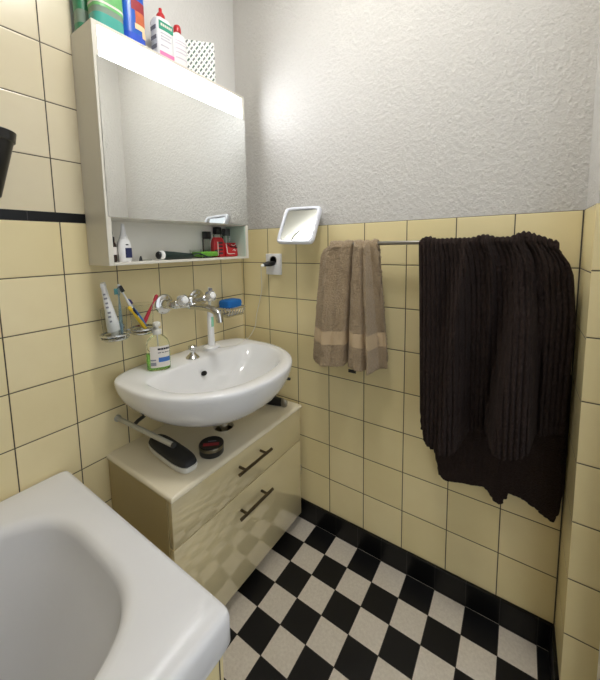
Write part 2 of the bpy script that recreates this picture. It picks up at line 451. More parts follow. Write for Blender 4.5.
# countertop with the round cut-out for the drain
b = MB(); N = 48
out = []
x0, x1, y0, y1 = 0.0, 0.345, VY0, VY1
for i in range(N):
    a = 2 * PI * i / N; dx, dy = math.cos(a), math.sin(a)
    k = min(((x1 if dx > 0 else x0) - HX) / dx if abs(dx) > 1e-9 else 1e9, ((y1 if dy > 0 else y0) - HY) / dy if abs(dy) > 1e-9 else 1e9)
    out.append((HX + dx * k, HY + dy * k))
for cx, cy in ((x0, y0), (x0, y1), (x1, y0), (x1, y1)):
    i = min(range(N), key=lambda q: (out[q][0] - cx) ** 2 + (out[q][1] - cy) ** 2); out[i] = (cx, cy)
def oring(z, ins): return [Vector((max(x, 0) if x < 0.01 else min(x, x1 - ins), min(max(y, y0 + ins), y1 - ins), z)) for x, y in out]
def hring(z): return [Vector((HX + HR * math.cos(2 * PI * i / N), HY + HR * math.sin(2 * PI * i / N), z)) for i in range(N)]
b.rings(M['ctop'], [hring(VZ - 0.018), oring(VZ - 0.018, 0.004), oring(VZ - 0.014, 0.0), oring(VZ - 0.010, 0.0), oring(VZ - 0.005, 0.0015), oring(VZ - 0.0015, 0.005), oring(VZ, 0.010), hring(VZ)], loop=True)
b.build('countertop', t, angle=50)
b = MB(); b.box(M['carc'], 0.002, 0.316, VY0 + 0.004, VY0 + 0.02, 0.05, VZ - 0.018, 0.001, 1); b.build('side_panel', t)
b = MB(); b.box(M['carc'], 0.002, 0.316, VY1 - 0.02, VY1 - 0.004, 0.05, VZ - 0.018, 0.001, 1); b.build('side_panel', t)
b = MB(); b.box(M['carc'], 0.002, 0.316, VY0 + 0.02, VY1 - 0.02, 0.05, 0.066); b.box(M['carc'], 0.002, 0.012, VY0 + 0.02, VY1 - 0.02, 0.066, VZ - 0.018); b.build('carcass', t)
b = MB(); b.box(M['carc'], 0.01, 0.26, VY0 + 0.03, VY1 - 0.03, 0.0, 0.05); b.build('plinth', t)
for z0, z1, hz in ((0.3855, VZ - 0.020, 0.477), (0.046, 0.3825, 0.321)):
    b = MB(); b.box(M['gloss'], 0.3185, 0.337, VY0 + 0.004, VY1 - 0.003, z0, z1, 0.002, 2); dr = b.build('drawer_front', t)
    b = MB(); hy0, hy1, hx = -0.423, -0.257, 0.366
    b.tube(M['bronze'], [(hx, hy0, hz), (hx, hy1, hz)], 0.0055, 12)
    for y in (hy0 + 0.03, hy1 - 0.03): b.tube(M['bronze'], [(0.336, y, hz), (hx, y, hz)], 0.0045, 10)
    b.build('handle', dr)
b = MB(); b.box(M['steel'], 0.312, 0.334, VY1 - 0.004, VY1 + 0.009, 0.236, 0.262, 0.002); b.lathe(M['steel'], [(0.005, 0.232), (0.006, 0.222), (0.004, 0.216)], (0.328, VY1 + 0.003, 0), n=12); b.build('bracket', t)

# ------------------------------------------------------------------ washbasin
ZS = 0.805; SC = -0.368
t = thing('washbasin', (0.0, SC, 0.63), 'white ceramic washbasin on the left wall above the cream cabinet', 'washbasin')
NS = 120
def dring(z, hw, xf, xb, e_f=2.2, e_b=4.0, xm=0.17, cy=SC, dz=None):
    r = []
    for i in range(NS):
        a = 2 * PI * i / NS; ca, sa = math.cos(a), math.sin(a)
        if ca >= 0: x = xm + (xf - xm) * abs(ca) ** (2 / e_f); y = cy + hw * math.copysign(abs(sa) ** (2 / e_f), sa)
        else: x = xm - (xm - xb) * abs(ca) ** (2 / e_b); y = cy + hw * math.copysign(abs(sa) ** (2 / e_b), sa)
        r.append(Vector((x, y, z if dz is None else z + dz(x, y))))
    return r
def lerp(a, c, f): return a + (c - a) * f
b = MB(); rr = []
# outside, from underneath up to the rim
for z, k in ((0.640, 0.22), (0.642, 0.34), (0.648, 0.46), (0.660, 0.60), (0.680, 0.735), (0.705, 0.845), (0.735, 0.925), (0.765, 0.975), (0.785, 0.995)):
    rr.append(dring(z, 0.288 * k, 0.195 + (0.470 - 0.195) * k, 0.0, 2.2, 4.0, 0.17 if k > .6 else 0.15))
rr.append(dring(0.796, 0.288, 0.470, 0.0)); rr.append(dring(0.802, 0.2865, 0.4685, 0.001)); rr.append(dring(ZS, 0.283, 0.465, 0.003))
rr.append(dring(ZS + 0.001, 0.272, 0.452, 0.01))
# inner edge and bowl
CI = -0.366
rr.append(dring(ZS + 0.0005, 0.245, 0.428, 0.13, 2.2, 4.6, 0.22, CI)); rr.append(dring(ZS - 0.003, 0.238, 0.421, 0.136, 2.2, 4.6, 0.22, CI)); rr.append(dring(ZS - 0.011, 0.231, 0.415, 0.141, 2.2, 4.4, 0.225, CI))
for z, k in ((0.778, 0.93), (0.755, 0.86), (0.73, 0.77), (0.708, 0.64), (0.694, 0.5), (0.687, 0.34), (0.684, 0.16)):
    rr.append(dring(z, 0.235 * k, lerp(0.24, 0.418, k), lerp(0.215, 0.139, k), 2.15, 3.4, 0.235, CI - 0.02 * (1 - k)))
b.rings(M['ceramic'], rr); b.build('bowl', t, angle=70)
b = MB(); b.sloft(M['dark'], [(-0.004, 0.011, 0.0085, 2, 0, 0), (0.0008, 0.011, 0.0085, 2, 0, 0)], 24, M4=aim((0.1580, -0.374, 0.757), (0.93, -0.02, 0.36))); b.build('overflow_hole', t)
b = MB(); b.lathe(M['chrome'], [(0.026, 0.0), (0.026, 0.002), (0.02, 0.0035), (0.012, 0.002)], (0.235, SC - 0.015, 0.6835), n=28); b.build('drain', t)
b = MB(); b.lathe(M['chrome'], [(0.016, 0.535), (0.016, 0.575), (0.021, 0.578), (0.021, 0.598), (0.017, 0.603), (0.017, 0.625), (0.028, 0.63), (0.03, 0.645)], (HX + 0.005, HY - 0.002, 0), n=24)
b.lathe(M['chrome'], [(0.014, 0.36), (0.014, 0.54)], (HX + 0.005, HY - 0.002, 0), n=20); b.build('drain_pipe', t)
b = MB(); b.lathe(M['chrome'], [(0.025, 0.8045), (0.025, 0.808), (0.019, 0.815), (0.011, 0.823), (0.010, 0.829), (0.0115, 0.836), (0.0155, 0.840), (0.0155, 0.848), (0.012, 0.852), (0.001, 0.853)], (0.102, -0.378, 0.0), n=24); b.build('plunger_knob', t)

# towel rod below the basin, and the short rod on its other side
t = thing('towel_rod', (0.0, -0.612, 0.65), 'pale metal towel rod poking out below the left side of the washbasin', 'towel rod')
b = MB(); b.tube(M['whitemetal'], [(0.006, -0.612, 0.65), (0.29, -0.603, 0.65)], 0.0075, 12); b.tube(M['blackmatt'], [(0.288, -0.6031, 0.65), (0.294, -0.603, 0.65)], 0.0079, 12); b.build('arm', t)
b = MB(); b.tube(M['blackmatt'], [(0.088, -0.606, 0.648), (0.05, -0.57, 0.636), (0.002, -0.515, 0.618)], 0.006, 10); b.build('brace', t)
b = MB(); b.lathe(M['whitemetal'], [(0.011, 0.0), (0.011, 0.006), (0.008, 0.009)], (0, -0.612, 0.65), 'x', 16); b.build('wall_flange', t)
t = thing('hook_rod', (0.0, -0.125, 0.65), 'short dark rod tip showing behind the right side of the washbasin', 'rod')
b = MB(); b.tube(M['whitemetal'], [(0.006, -0.125, 0.65), (0.302, -0.078, 0.665)], 0.0055, 12); b.build('arm', t)
b = MB(); b.tube(M['blackmatt'], [(0.300, -0.0783, 0.6649), (0.322, -0.0747, 0.666)], 0.0058, 12); b.build('tip', t)
b = MB(); b.lathe(M['whitemetal'], [(0.011, 0.0), (0.011, 0.006), (0.008, 0.009)], (0, -0.125, 0.65), 'x', 16); b.build('wall_flange', t)

# ------------------------------------------------------------------ wall tap
t = thing('wall_tap', (0.0, -0.345, 1.0), 'chrome wall-mounted mixer tap with two acrylic handles over the washbasin', 'tap')
for y in (-0.416, -0.268):
    b = MB(); b.lathe(M['chrome'], [(0.037, 0.0), (0.037, 0.003), (0.034, 0.006), (0.022, 0.008), (0.018, 0.009), (0.015, 0.013), (0.013, 0.03), (0.017, 0.032), (0.017, 0.044), (0.012, 0.046)], (0, y, 1.003), 'x', 32); b.build('escutcheon', t)
b = MB()
b.tube(M['chrome'], [(0.03, -0.42, 1.003), (0.05, -0.415, 1.003), (0.058, -0.40, 1.003), (0.06, -0.345, 1.002), (0.058, -0.29, 1.003), (0.05, -0.275, 1.003), (0.03, -0.27, 1.003)], [0.013, 0.015, 0.016, 0.018, 0.016, 0.015, 0.013], 16, smooth_n=4)
b.lathe(M['chrome'], [(0.018, -0.02), (0.02, -0.016), (0.02, 0.016), (0.016, 0.022), (0.008, 0.026)], (0.06, -0.345, 1.003), 'z', 20)
b.build('body', t)
for y in (-0.406, -0.279):
    Mx = aim((0.058, y, 1.006), (1.0, 0.0, 0.36))
    b = MB(); b.lathe(M['chrome'], [(0.013, 0.0), (0.013, 0.016), (0.01, 0.018), (0.009, 0.034)], M4=Mx, n=18); hs = b.build('valve', t)
    b = MB(); rr = []
    for z, r in ((0.026, 0.012), (0.03, 0.018), (0.036, 0.021), (0.05, 0.021), (0.056, 0.018), (0.058, 0.014)):
        rr.append([Mx @ Vector((r * (1 + 0.09 * math.cos(6 * 2 * PI * i / 36)) * math.cos(2 * PI * i / 36), r * (1 + 0.09 * math.cos(6 * 2 * PI * i / 36)) * math.sin(2 * PI * i / 36), z)) for i in range(36)])
    b.rings(M['acrylic'], rr); hd = b.build('handle', t)
    b = MB(); b.lathe(M['white'], [(0.0125, 0.056), (0.0125, 0.061), (0.01, 0.063), (0.001, 0.0635)], M4=Mx, n=20); b.build('cap', hd)
b = MB(); b.tube(M['chrome'], [(0.06, -0.345, 0.99), (0.10, -0.345, 0.992), (0.16, -0.345, 0.990), (0.195, -0.345, 0.984), (0.213, -0.345, 0.970), (0.219, -0.345, 0.945)], [0.014, 0.0135, 0.0125, 0.013, 0.0135, 0.0135], 18, smooth_n=5); b.build('spout', t)

# ------------------------------------------------------------------ soap dish with sponge
t = thing('soap_dish', (0.0, -0.13, 0.94), 'chrome wire soap dish on the wall right of the tap', 'soap dish')
b = MB()
b.tube(M['chrome'], [(0.02, -0.195, 0.952), (0.095, -0.195, 0.952), (0.105, -0.185, 0.952), (0.105, -0.094, 0.952), (0.095, -0.084, 0.952), (0.02, -0.084, 0.952)], 0.0035, 8, closed=True)
b.tube(M['chrome'], [(0.03, -0.185, 0.920), (0.09, -0.185, 0.920), (0.09, -0.094, 0.920), (0.03, -0.094, 0.920)], 0.004, 8, closed=True)
for y in (-0.182, -0.165, -0.148, -0.131, -0.114, -0.098): b.tube(M['chrome'], [(0.022, y, 0.951), (0.032, y, 0.921), (0.088, y, 0.920), (0.104, y, 0.951)], 0.0026, 6)
b.build('basket', t)
b = MB(); b.lathe(M['chrome'], [(0.014, 0.0), (0.014, 0.006), (0.006, 0.01), (0.006, 0.024)], (0, -0.13, 0.952), 'x', 18); b.build('wall_mount', t)
b = MB(); b.sloft(M['sponge'], [(0.9535, 0.03, 0.038, 5, 0.062, -0.140), (0.957, 0.034, 0.042, 5, 0.062, -0.140), (0.972, 0.035, 0.043, 5, 0.062, -0.140), (0.982, 0.033, 0.041, 5, 0.062, -0.140), (0.985, 0.028, 0.036, 4, 0.062, -0.140)], 40)
tag(b.build('sponge'), 'bright blue sponge lying in the wire soap dish', 'sponge')

# ------------------------------------------------------------------ tumbler holder, tumblers and brushes
t = thing('tumbler_holder', (0.0, -0.58, 0.94), 'chrome double tumbler holder on the tiles left of the tap', 'tumbler holder')
TL, TR = (0.058, -0.626), (0.058, -0.537)
for cx, cy in (TL, TR):
    b = MB(); b.tube(M['chrome'], [(cx + 0.0395 * math.cos(2 * PI * i / 32), cy + 0.0395 * math.sin(2 * PI * i / 32), 0.955) for i in range(32)], 0.0035, 8, closed=True)
    b.lathe(M['chrome'], [(0.02, 0.936), (0.034, 0.938), (0.039, 0.942), (0.0395, 0.9445), (0.034, 0.944), (0.02, 0.9405)], (cx, cy, 0), n=32); 
    for a in (0.3, 2.4, 4.5): b.tube(M['chrome'], [(cx + 0.0395 * math.cos(a), cy + 0.0395 * math.sin(a), 0.955), (cx + 0.037 * math.cos(a), cy + 0.037 * math.sin(a), 0.943)], 0.002, 6)
    b.build('ring', t)
b = MB(); b.tube(M['chrome'], [(0.0, -0.5815, 0.955), (0.03, -0.5815, 0.955), (0.05, -0.5815, 0.955)], 0.005, 10); b.lathe(M['chrome'], [(0.018, 0), (0.018, 0.005), (0.01, 0.01)], (0, -0.5815, 0.955), 'x', 20)
b.tube(M['chrome'], [(0.04, -0.59, 0.955), (0.04, -0.573, 0.955)], 0.004, 8); b.build('wall_mount', t)
def tumbler(c, label):
    b = MB(); b.lathe(M['glass'], [(0.030, 0.9455), (0.0325, 0.947), (0.0365, 1.035), (0.0355, 1.0355), (0.0315, 0.950), (0.02, 0.949), (0.002, 0.949)], (c[0], c[1], 0), n=32, cap1=False)
    return tag(b.build('tumbler'), label, 'tumbler', 'glass tumblers in the chrome holder')
tumbler(TL, 'clear glass tumbler holding the white toothpaste tube, left ring of the holder')
tumbler(TR, 'clear glass tumbler holding the red and yellow toothbrushes, right ring of the holder')
# toothpaste tube standing on its cap, crimp up
t = thing('toothpaste_tube', (0.06, -0.632, 0.95), 'white toothpaste tube standing in the left glass tumbler', 'toothpaste tube')
Mx = aim((0.057, -0.6255, 0.9495), (-0.02, -0.15, 1), -0.45) @ Matrix.Diagonal((1, 1, 1.05, 1))
b = MB(); b.sloft(M['white'], [(0.012, 0.011, 0.011, 2, 0, 0), (0.016, 0.018, 0.0185, 2, 0, 0), (0.04, 0.019, 0.0175, 2, 0, 0), (0.08, 0.018, 0.0125, 2, 0, 0), (0.12, 0.0165, 0.0085, 2.4, 0, 0), (0.146, 0.016, 0.0062, 3, 0, 0), (0.150, 0.0165, 0.0068, 6, 0, 0), (0.160, 0.016, 0.0055, 5, 0, 0)], 28, M4=Mx); tb = b.build('tube_body', t)
b = MB(); b.lathe(M['offwhite'], [(0.011, 0.0), (0.011, 0.013)], M4=Mx, n=20); b.build('cap', t)
b = MB()
for k, z in enumerate((0.046, 0.06, 0.072, 0.088, 0.1, 0.114, 0.126)):
    hx = 0.0188 - 0.0012 * (z - 0.04) / 0.04
    b.box(M['greyink'], hx - 0.004, hx + 0.0004, -0.003 - 0.001 * (k % 2), 0.003 + 0.001 * (k % 3), z, z + 0.005, mat=Mx)
b.build('print', tb)
def toothbrush(p0, p1, handle, bristle, label, tip=None, r=0.0048, headless=False, bend=0.0):
    p0, p1 = Vector(p0), Vector(p1); d = p1 - p0; L = d.length
    t = thing('toothbrush', p0, label, 'toothbrush')
    Mx = aim(p0, d)
    b = MB(); secs = []
    for f, k in ((0, .5), (0.02, .95), (0.2, 1.15), (0.42, 1.0), (0.6, .8), (0.7, .55), (0.8, .5), (0.85, .9), (0.97, 1.0), (1.0, .55)):
        secs.append((f * L, r * k * 0.75, r * k, 2.4, bend * f * f, 0))
    b.sloft(handle, secs, 14, M4=Mx); h = b.build('handle', t)
    if bristle is not None:
        b = MB()
        for i in range(5):
            z = L * (0.85 + 0.025 * i)
            b.box(bristle, bend + 0.002, bend + 0.012, -0.0045, 0.0045, z, z + L * 0.021, mat=Mx)
        b.build('bristles', t)
    if tip is not None:
        b = MB(); b.sloft(tip, [(0.3 * L, r * .90, r * 1.2, 2.4, bend * .09, 0), (0.48 * L, r * .85, r * 1.12, 2.4, bend * .2, 0)], 14, M4=Mx); b.build('grip', h)
toothbrush((0.07, -0.612, 0.952), (0.055, -0.606, 1.098), M['bluetr'], M['tealpl'], 'translucent toothbrush standing upright in the left tumbler beside the toothpaste', r=0.0062)
toothbrush((0.062, -0.535, 0.952), (0.052, -0.604, 1.106), M['white'], M['black'], 'long white toothbrush with dark bristles leaning left across both tumblers', tip=M['navy'], r=0.0052)
toothbrush((0.068, -0.532, 0.952), (0.075, -0.588, 1.035), M['yellow'], None, 'yellow toothbrush handle leaning left in the right tumbler', r=0.0058)
toothbrush((0.05, -0.520, 0.952), (0.046, -0.575, 1.055), M['bluepl'], M['purple'], 'short blue toothbrush with purple tip in the right tumbler', r=0.0058)
toothbrush((0.046, -0.533, 0.952), (0.058, -0.478, 1.058), M['pinkred'], None, 'red toothbrush leaning right in the right tumbler', r=0.0058)

# the holder and all it carries hang a little lower than laid out above
for o in list(COL.objects):
    if o.parent is None and o.name.split('.')[0] in ('tumbler_holder', 'tumbler', 'toothpaste_tube', 'toothbrush'): o.location.z -= 0.008

# ------------------------------------------------------------------ soap dispenser
BX, BY, BZ = 0.097, -0.511, 0.8065
t = thing('soap_dispenser', (BX, BY, BZ), 'clear pump bottle of green liquid soap on the washbasin left corner', 'soap dispenser')
Rz = Matrix.Translation((BX, BY, 0)) @ Matrix.Rotation(math.radians(-35), 4, 'Z')
b = MB(); b.sloft(M['clear'], [(BZ, 0.020, 0.033, 2.4, 0, 0), (BZ + 0.003, 0.0235, 0.0365, 2.4, 0, 0), (BZ + 0.06, 0.024, 0.037, 2.4, 0, 0), (BZ + 0.085, 0.0235, 0.036, 2.3, 0, 0), (BZ + 0.100, 0.021, 0.031, 2.2, 0, 0), (BZ + 0.110, 0.016, 0.022, 2, 0, 0), (BZ + 0.116, 0.0125, 0.013, 2, 0, 0), (BZ + 0.124, 0.012, 0.012, 2, 0, 0)], 36, M4=Rz); bo = b.build('bottle', t)
b = MB(); b.sloft(M['greenliq'], [(BZ + 0.003, 0.018, 0.031, 2.4, 0, 0), (BZ + 0.006, 0.022, 0.035, 2.4, 0, 0), (BZ + 0.055, 0.0225, 0.0355, 2.4, 0, 0)], 32, M4=Rz); b.build('liquid', bo)
def sidepatch(m, M4, hx, hy, e, a0, a1, z0, z1, off=0.0006, n=12):
    """label patch wrapped on a super-ellipse body"""
    b = MB(); G = []
    for z in (z0, z1):
        row = []
        for i in range(n + 1):
            a = lerp(a0, a1, i / n); ca, sa = math.cos(a), math.sin(a)
            row.append(M4 @ Vector(((hx + off) * math.copysign(abs(ca) ** (2 / e), ca), (hy + off) * math.copysign(abs(sa) ** (2 / e), sa), z)))
        G.append(row)
    b.grid(m, G); return b
LA = (0.0242, 0.0372, 2.4)
lb = sidepatch(M['paperlab'], Rz, *LA, -0.62, 1.15, BZ + 0.012, BZ + 0.083).build('label', bo)
sidepatch(M['bluelabel'], Rz, *LA, 0.02, 1.1, BZ + 0.030, BZ + 0.045, 0.0011).build('print', lb)
sidepatch(M['greyink'], Rz, *LA, -0.6, -0.12, BZ + 0.019, BZ + 0.030, 0.0011).build('print', lb)
sidepatch(M['greyink'], Rz, *LA, -0.6, -0.12, BZ + 0.035, BZ + 0.040, 0.0011).build('print', lb)
for k in range(5): sidepatch(M['ink'], Rz, *LA, 0.0 + k * 0.21, 0.19 + k * 0.21, BZ + 0.070, BZ + 0.0765, 0.0011, 3).build('print', lb)
for k in range(4): sidepatch(M['ink'], Rz, *LA, 0.0 + k * 0.26, 0.2 + k * 0.26, BZ + 0.060, BZ + 0.0625, 0.0011, 3).build('print', lb)
b = MB(); b.lathe(M['offwhite'], [(0.0140, BZ + 0.119), (0.0140, BZ + 0.134), (0.007, BZ + 0.136), (0.005, BZ + 0.143), (0.006, BZ + 0.144), (0.012, BZ + 0.146), (0.012, BZ + 0.157), (0.008, BZ + 0.160)], (BX, BY, 0), n=20)
b.box(M['offwhite'], 0.0, 0.028, -0.005, 0.005, BZ + 0.148, BZ + 0.156, 0.002, mat=Rz); pm = b.build('pump', t)
b = MB(); b.tube(M['offwhite'], [(BX, BY, BZ + 0.12), (BX + 0.003, BY, BZ + 0.01)], 0.002, 8); b.build('dip_tube', pm)

# ------------------------------------------------------------------ electric toothbrush, charger, cord, socket
EX, EY = 0.072, -0.262
t = thing('toothbrush_charger', (EX, EY, 0.8062), 'low white charging base on the back edge of the washbasin', 'charger')
b = MB(); b.sloft(M['white'], [(0.8062, 0.026, 0.034, 3, EX, EY), (0.812, 0.026, 0.034, 3, EX, EY), (0.817, 0.022, 0.030, 3, EX, EY), (0.8185, 0.012, 0.015, 2, EX, EY)], 32); b.build('base', t)
b = MB(); b.tube(M['offwhite'], [(EX + 0.024, EY + 0.01, 0.810), (0.11, -0.236, 0.8092), (0.135, -0.20, 0.8092), (0.132, -0.165, 0.8092), (0.118, -0.13, 0.8092), (0.106, -0.100, 0.809), (0.098, -0.085, 0.808), (0.092, -0.074, 0.801), (0.087, -0.045, 0.812), (0.088, -0.016, 0.845), (0.096, -0.012, 0.90), (0.115, -0.012, 0.96), (0.132, -0.013, 1.02), (0.145, -0.03, 1.085), (0.168, -0.056, 1.120), (0.180, -0.066, 1.127)], 0.0013, 8, smooth_n=5); b.build('cord', t)
t = thing('electric_toothbrush', (EX, EY, 0.8187), 'white electric toothbrush with a green panel standing behind the tap spout', 'toothbrush')
b = MB(); b.lathe(M['white'], [(0.0135, 0.8187), (0.014, 0.825), (0.0125, 0.90), (0.0125, 0.93), (0.010, 0.965), (0.0065, 0.975)], (EX, EY, 0), n=24); hh = b.build('handle', t)
b = MB(); b.box(plain('mint_button', (150, 214, 182), 0.4), EX + 0.009, EX + 0.0138, EY - 0.006, EY + 0.006, 0.895, 0.935, 0.002); b.build('button', hh)
b = MB(); b.lathe(M['offwhite'], [(0.0062, 0.975), (0.005, 1.0), (0.0035, 1.025), (0.0045, 1.035), (0.005, 1.048), (0.003, 1.052)], (EX, EY, 0), n=16); b.box(M['greyink'], EX + 0.002, EX + 0.014, EY - 0.005, EY + 0.005, 1.034, 1.049, 0.001); b.build('brush_head', t)
t = thing('wall_socket', (0.198, 0.0, 1.085), 'square white wall socket on the back wall left of the beige towel', 'socket')
b = MB(); b.box(M['white'], 0.157, 0.239, -0.011, 0.0, 1.086, 1.177, 0.003); b.build('cover_plate', t)
b = MB(); b.lathe(M['offwhite'], [(0.021, -0.0125), (0.021, -0.0113), (0.0185, -0.0113), (0.018, -0.0125)], (0.2, 0, 1.148), 'y', 28); b.build('recess_ring', t)
t = thing('power_plug', (0.198, -0.014, 1.128), 'black power plug stuck in the white wall socket', 'plug')
b = MB(); b.sloft(M['black'], [(0.0, 0.015, 0.010, 4, 0, 0), (0.008, 0.0175, 0.011, 4, 0, 0), (0.03, 0.0165, 0.010, 3.5, 0, 0), (0.05, 0.010, 0.0075, 2.5, 0, 0), (0.054, 0.006, 0.005, 2, 0, 0)], 28, M4=aim((0.198, -0.0125, 1.137), (-0.25, -1, -0.12))); b.build('plug_body', t)
b = MB(); b.sloft(M['white'], [(0.0, 0.008, 0.0065, 2.5, 0, 0), (0.012, 0.007, 0.0055, 2.5, 0, 0)], 18, M4=aim((0.1865, -0.060, 1.1305), (-0.5, -0.8, -0.3))); b.build('cord_grip', t)

# ------------------------------------------------------------------ shaving mirror on the back wall
MCx, MCy, MCz = 0.367, -0.058, 1.288
t = thing('shaving_mirror', (MCx, -0.05, 1.215), 'small square tilted mirror with rounded white frame on the back wall', 'mirror')
nrm = Vector((0.06, -1.0, 0.51)).normalized()
ex = Vector((1, 0, 0)); ex = (ex - nrm * ex.dot(nrm)).normalized(); ez = ex.cross(-nrm) * 1.0
if ez.z < 0: ez = -ez
Mx = Matrix.Translation((MCx, MCy, MCz)) @ Matrix((( ex.x, ez.x, nrm.x, 0), (ex.y, ez.y, nrm.y, 0), (ex.z, ez.z, nrm.z, 0), (0, 0, 0, 1)))
HW, HH = 0.082, 0.080
b = MB()
def sr(z, ins, e=9): return (z, HW - ins, HH - ins, e, 0, 0)
n = 64; rr = []
for z, ins in ((-0.012, 0.012), (-0.012, 0.003), (-0.006, 0.0), (0.004, 0.0), (0.008, 0.003), (0.0085, 0.007), (0.007, 0.0115), (0.003, 0.013)):
    r = []
    for i in range(n):
        a = 2 * PI * (i + .5) / n; ca, sa = math.cos(a), math.sin(a); e = 9
        r.append(Mx @ Vector(((HW - ins) * math.copysign(abs(ca) ** (2 / e), ca), (HH - ins) * math.copysign(abs(sa) ** (2 / e), sa), z)))
    rr.append(r)
b.rings(plain('mirror_frame_white', (226, 228, 236), 0.25, var=0.02), rr, cap1=False); b.build('frame', t)
b = MB(); ND = 40; GW, GH, RC = HW - 0.0115, HH - 0.0115, 0.6     # magnifying (concave) glass
b.grid(M['mirror'], [[Mx @ Vector((GW * (2 * i / ND - 1), GH * (2 * j / ND - 1), -0.0035 + ((GW * (2 * i / ND - 1)) ** 2 + (GH * (2 * j / ND - 1)) ** 2) / (2 * RC))) for i in range(ND + 1)] for j in range(ND + 1)])
b.build('glass', t, angle=180)
b = MB(); b.tube(M['white'], [Mx @ Vector((0, 0, -0.012)), (MCx, -0.02, MCz - 0.005), (MCx, -0.002, MCz - 0.005)], 0.012, 14); b.lathe(M['white'], [(0.03, -0.008), (0.032, -0.003), (0.032, -0.0005)], (MCx, 0, MCz - 0.012), 'y', 24); b.build('wall_mount', t)

# ------------------------------------------------------------------ towel rail and towels
RY, RZ = -0.066, 1.212
t = thing('towel_rail', (0.83, 0.0, RZ), 'straight steel towel rail on the back wall carrying both towels', 'towel rail')
b = MB(); b.tube(M['steel'], [(0.53, RY, RZ), (1.13, RY, RZ)], 0.0065, 14); b.build('bar', t)
for x in (0.545, 1.09):
    b = MB(); b.tube(M['steel'], [(x, 0, RZ), (x, RY, RZ)], 0.006, 12); b.lathe(M['steel'], [(0.013, -0.008), (0.014, -0.0005)], (x, 0, RZ - 0.004), 'y', 22); b.build('bracket', t)

def ss(a, c, x):
    f = max(0.0, min(1.0, (x - a) / (c - a))); return f * f * (3 - 2 * f)
def interp(pts, u):
    for (a, va), (c, vc) in zip(pts, pts[1:]):
        if u <= c:
            f = (u - a) / (c - a); f = f * f * (3 - 2 * f); return va + (vc - va) * f
    return pts[-1][1]
def solid(G, thick):
    """normals of a point grid and the offset copy"""
    H = len(G); W = len(G[0]); O = []
    for i in range(H):
        row = []
        for j in range(W):
            a = G[min(i + 1, H - 1)][j] - G[max(i - 1, 0)][j]; c = G[i][min(j + 1, W - 1)] - G[i][max(j - 1, 0)]
            nn = a.cross(c)
            nn = nn.normalized() if nn.length > 1e-12 else Vector((0, -1, 0))
            row.append(G[i][j] + nn * thick)
        O.append(row)
    return O
def cloth(name, G, thick, m, matf=None):
    O = solid(G, thick); b = MB(); H = len(G); W = len(G[0])
    A = [[b.b.verts.new(p) for p in r] for r in G]; B = [[b.b.verts.new(p) for p in r] for r in O]
    def f(q, i, j):
        try: b._mark([b.b.faces.new(q)], matf(i, j) if matf else m)
        except ValueError: pass
    for i in range(H - 1):
        for j in range(W - 1):
            f((A[i][j], A[i][j + 1], A[i + 1][j + 1], A[i + 1][j]), i, j); f((B[i][j], B[i + 1][j], B[i + 1][j + 1], B[i][j + 1]), i, j)
    for i in range(H - 1):
        f((A[i][0], A[i + 1][0], B[i + 1][0], B[i][0]), i, 0); f((A[i][W - 1], B[i][W - 1], B[i + 1][W - 1], A[i + 1][W - 1]), i, W - 2)
    for j in range(W - 1):
        f((A[0][j], B[0][j], B[0][j + 1], A[0][j + 1]), 0, j); f((A[H - 1][j], A[H - 1][j + 1], B[H - 1][j + 1], B[H - 1][j]), H - 2, j)
    return b

def pts_lin(pts, u):
    for (a, va), (c, vc) in zip(pts, pts[1:]):
        if u <= c: return va + (vc - va) * max(0.0, (u - a) / (c - a))
    return pts[-1][1]
def gs(u, c, l, r=None):
    w = l if u < c else (r or l)
    return math.exp(-((u - c) / w) ** 2)

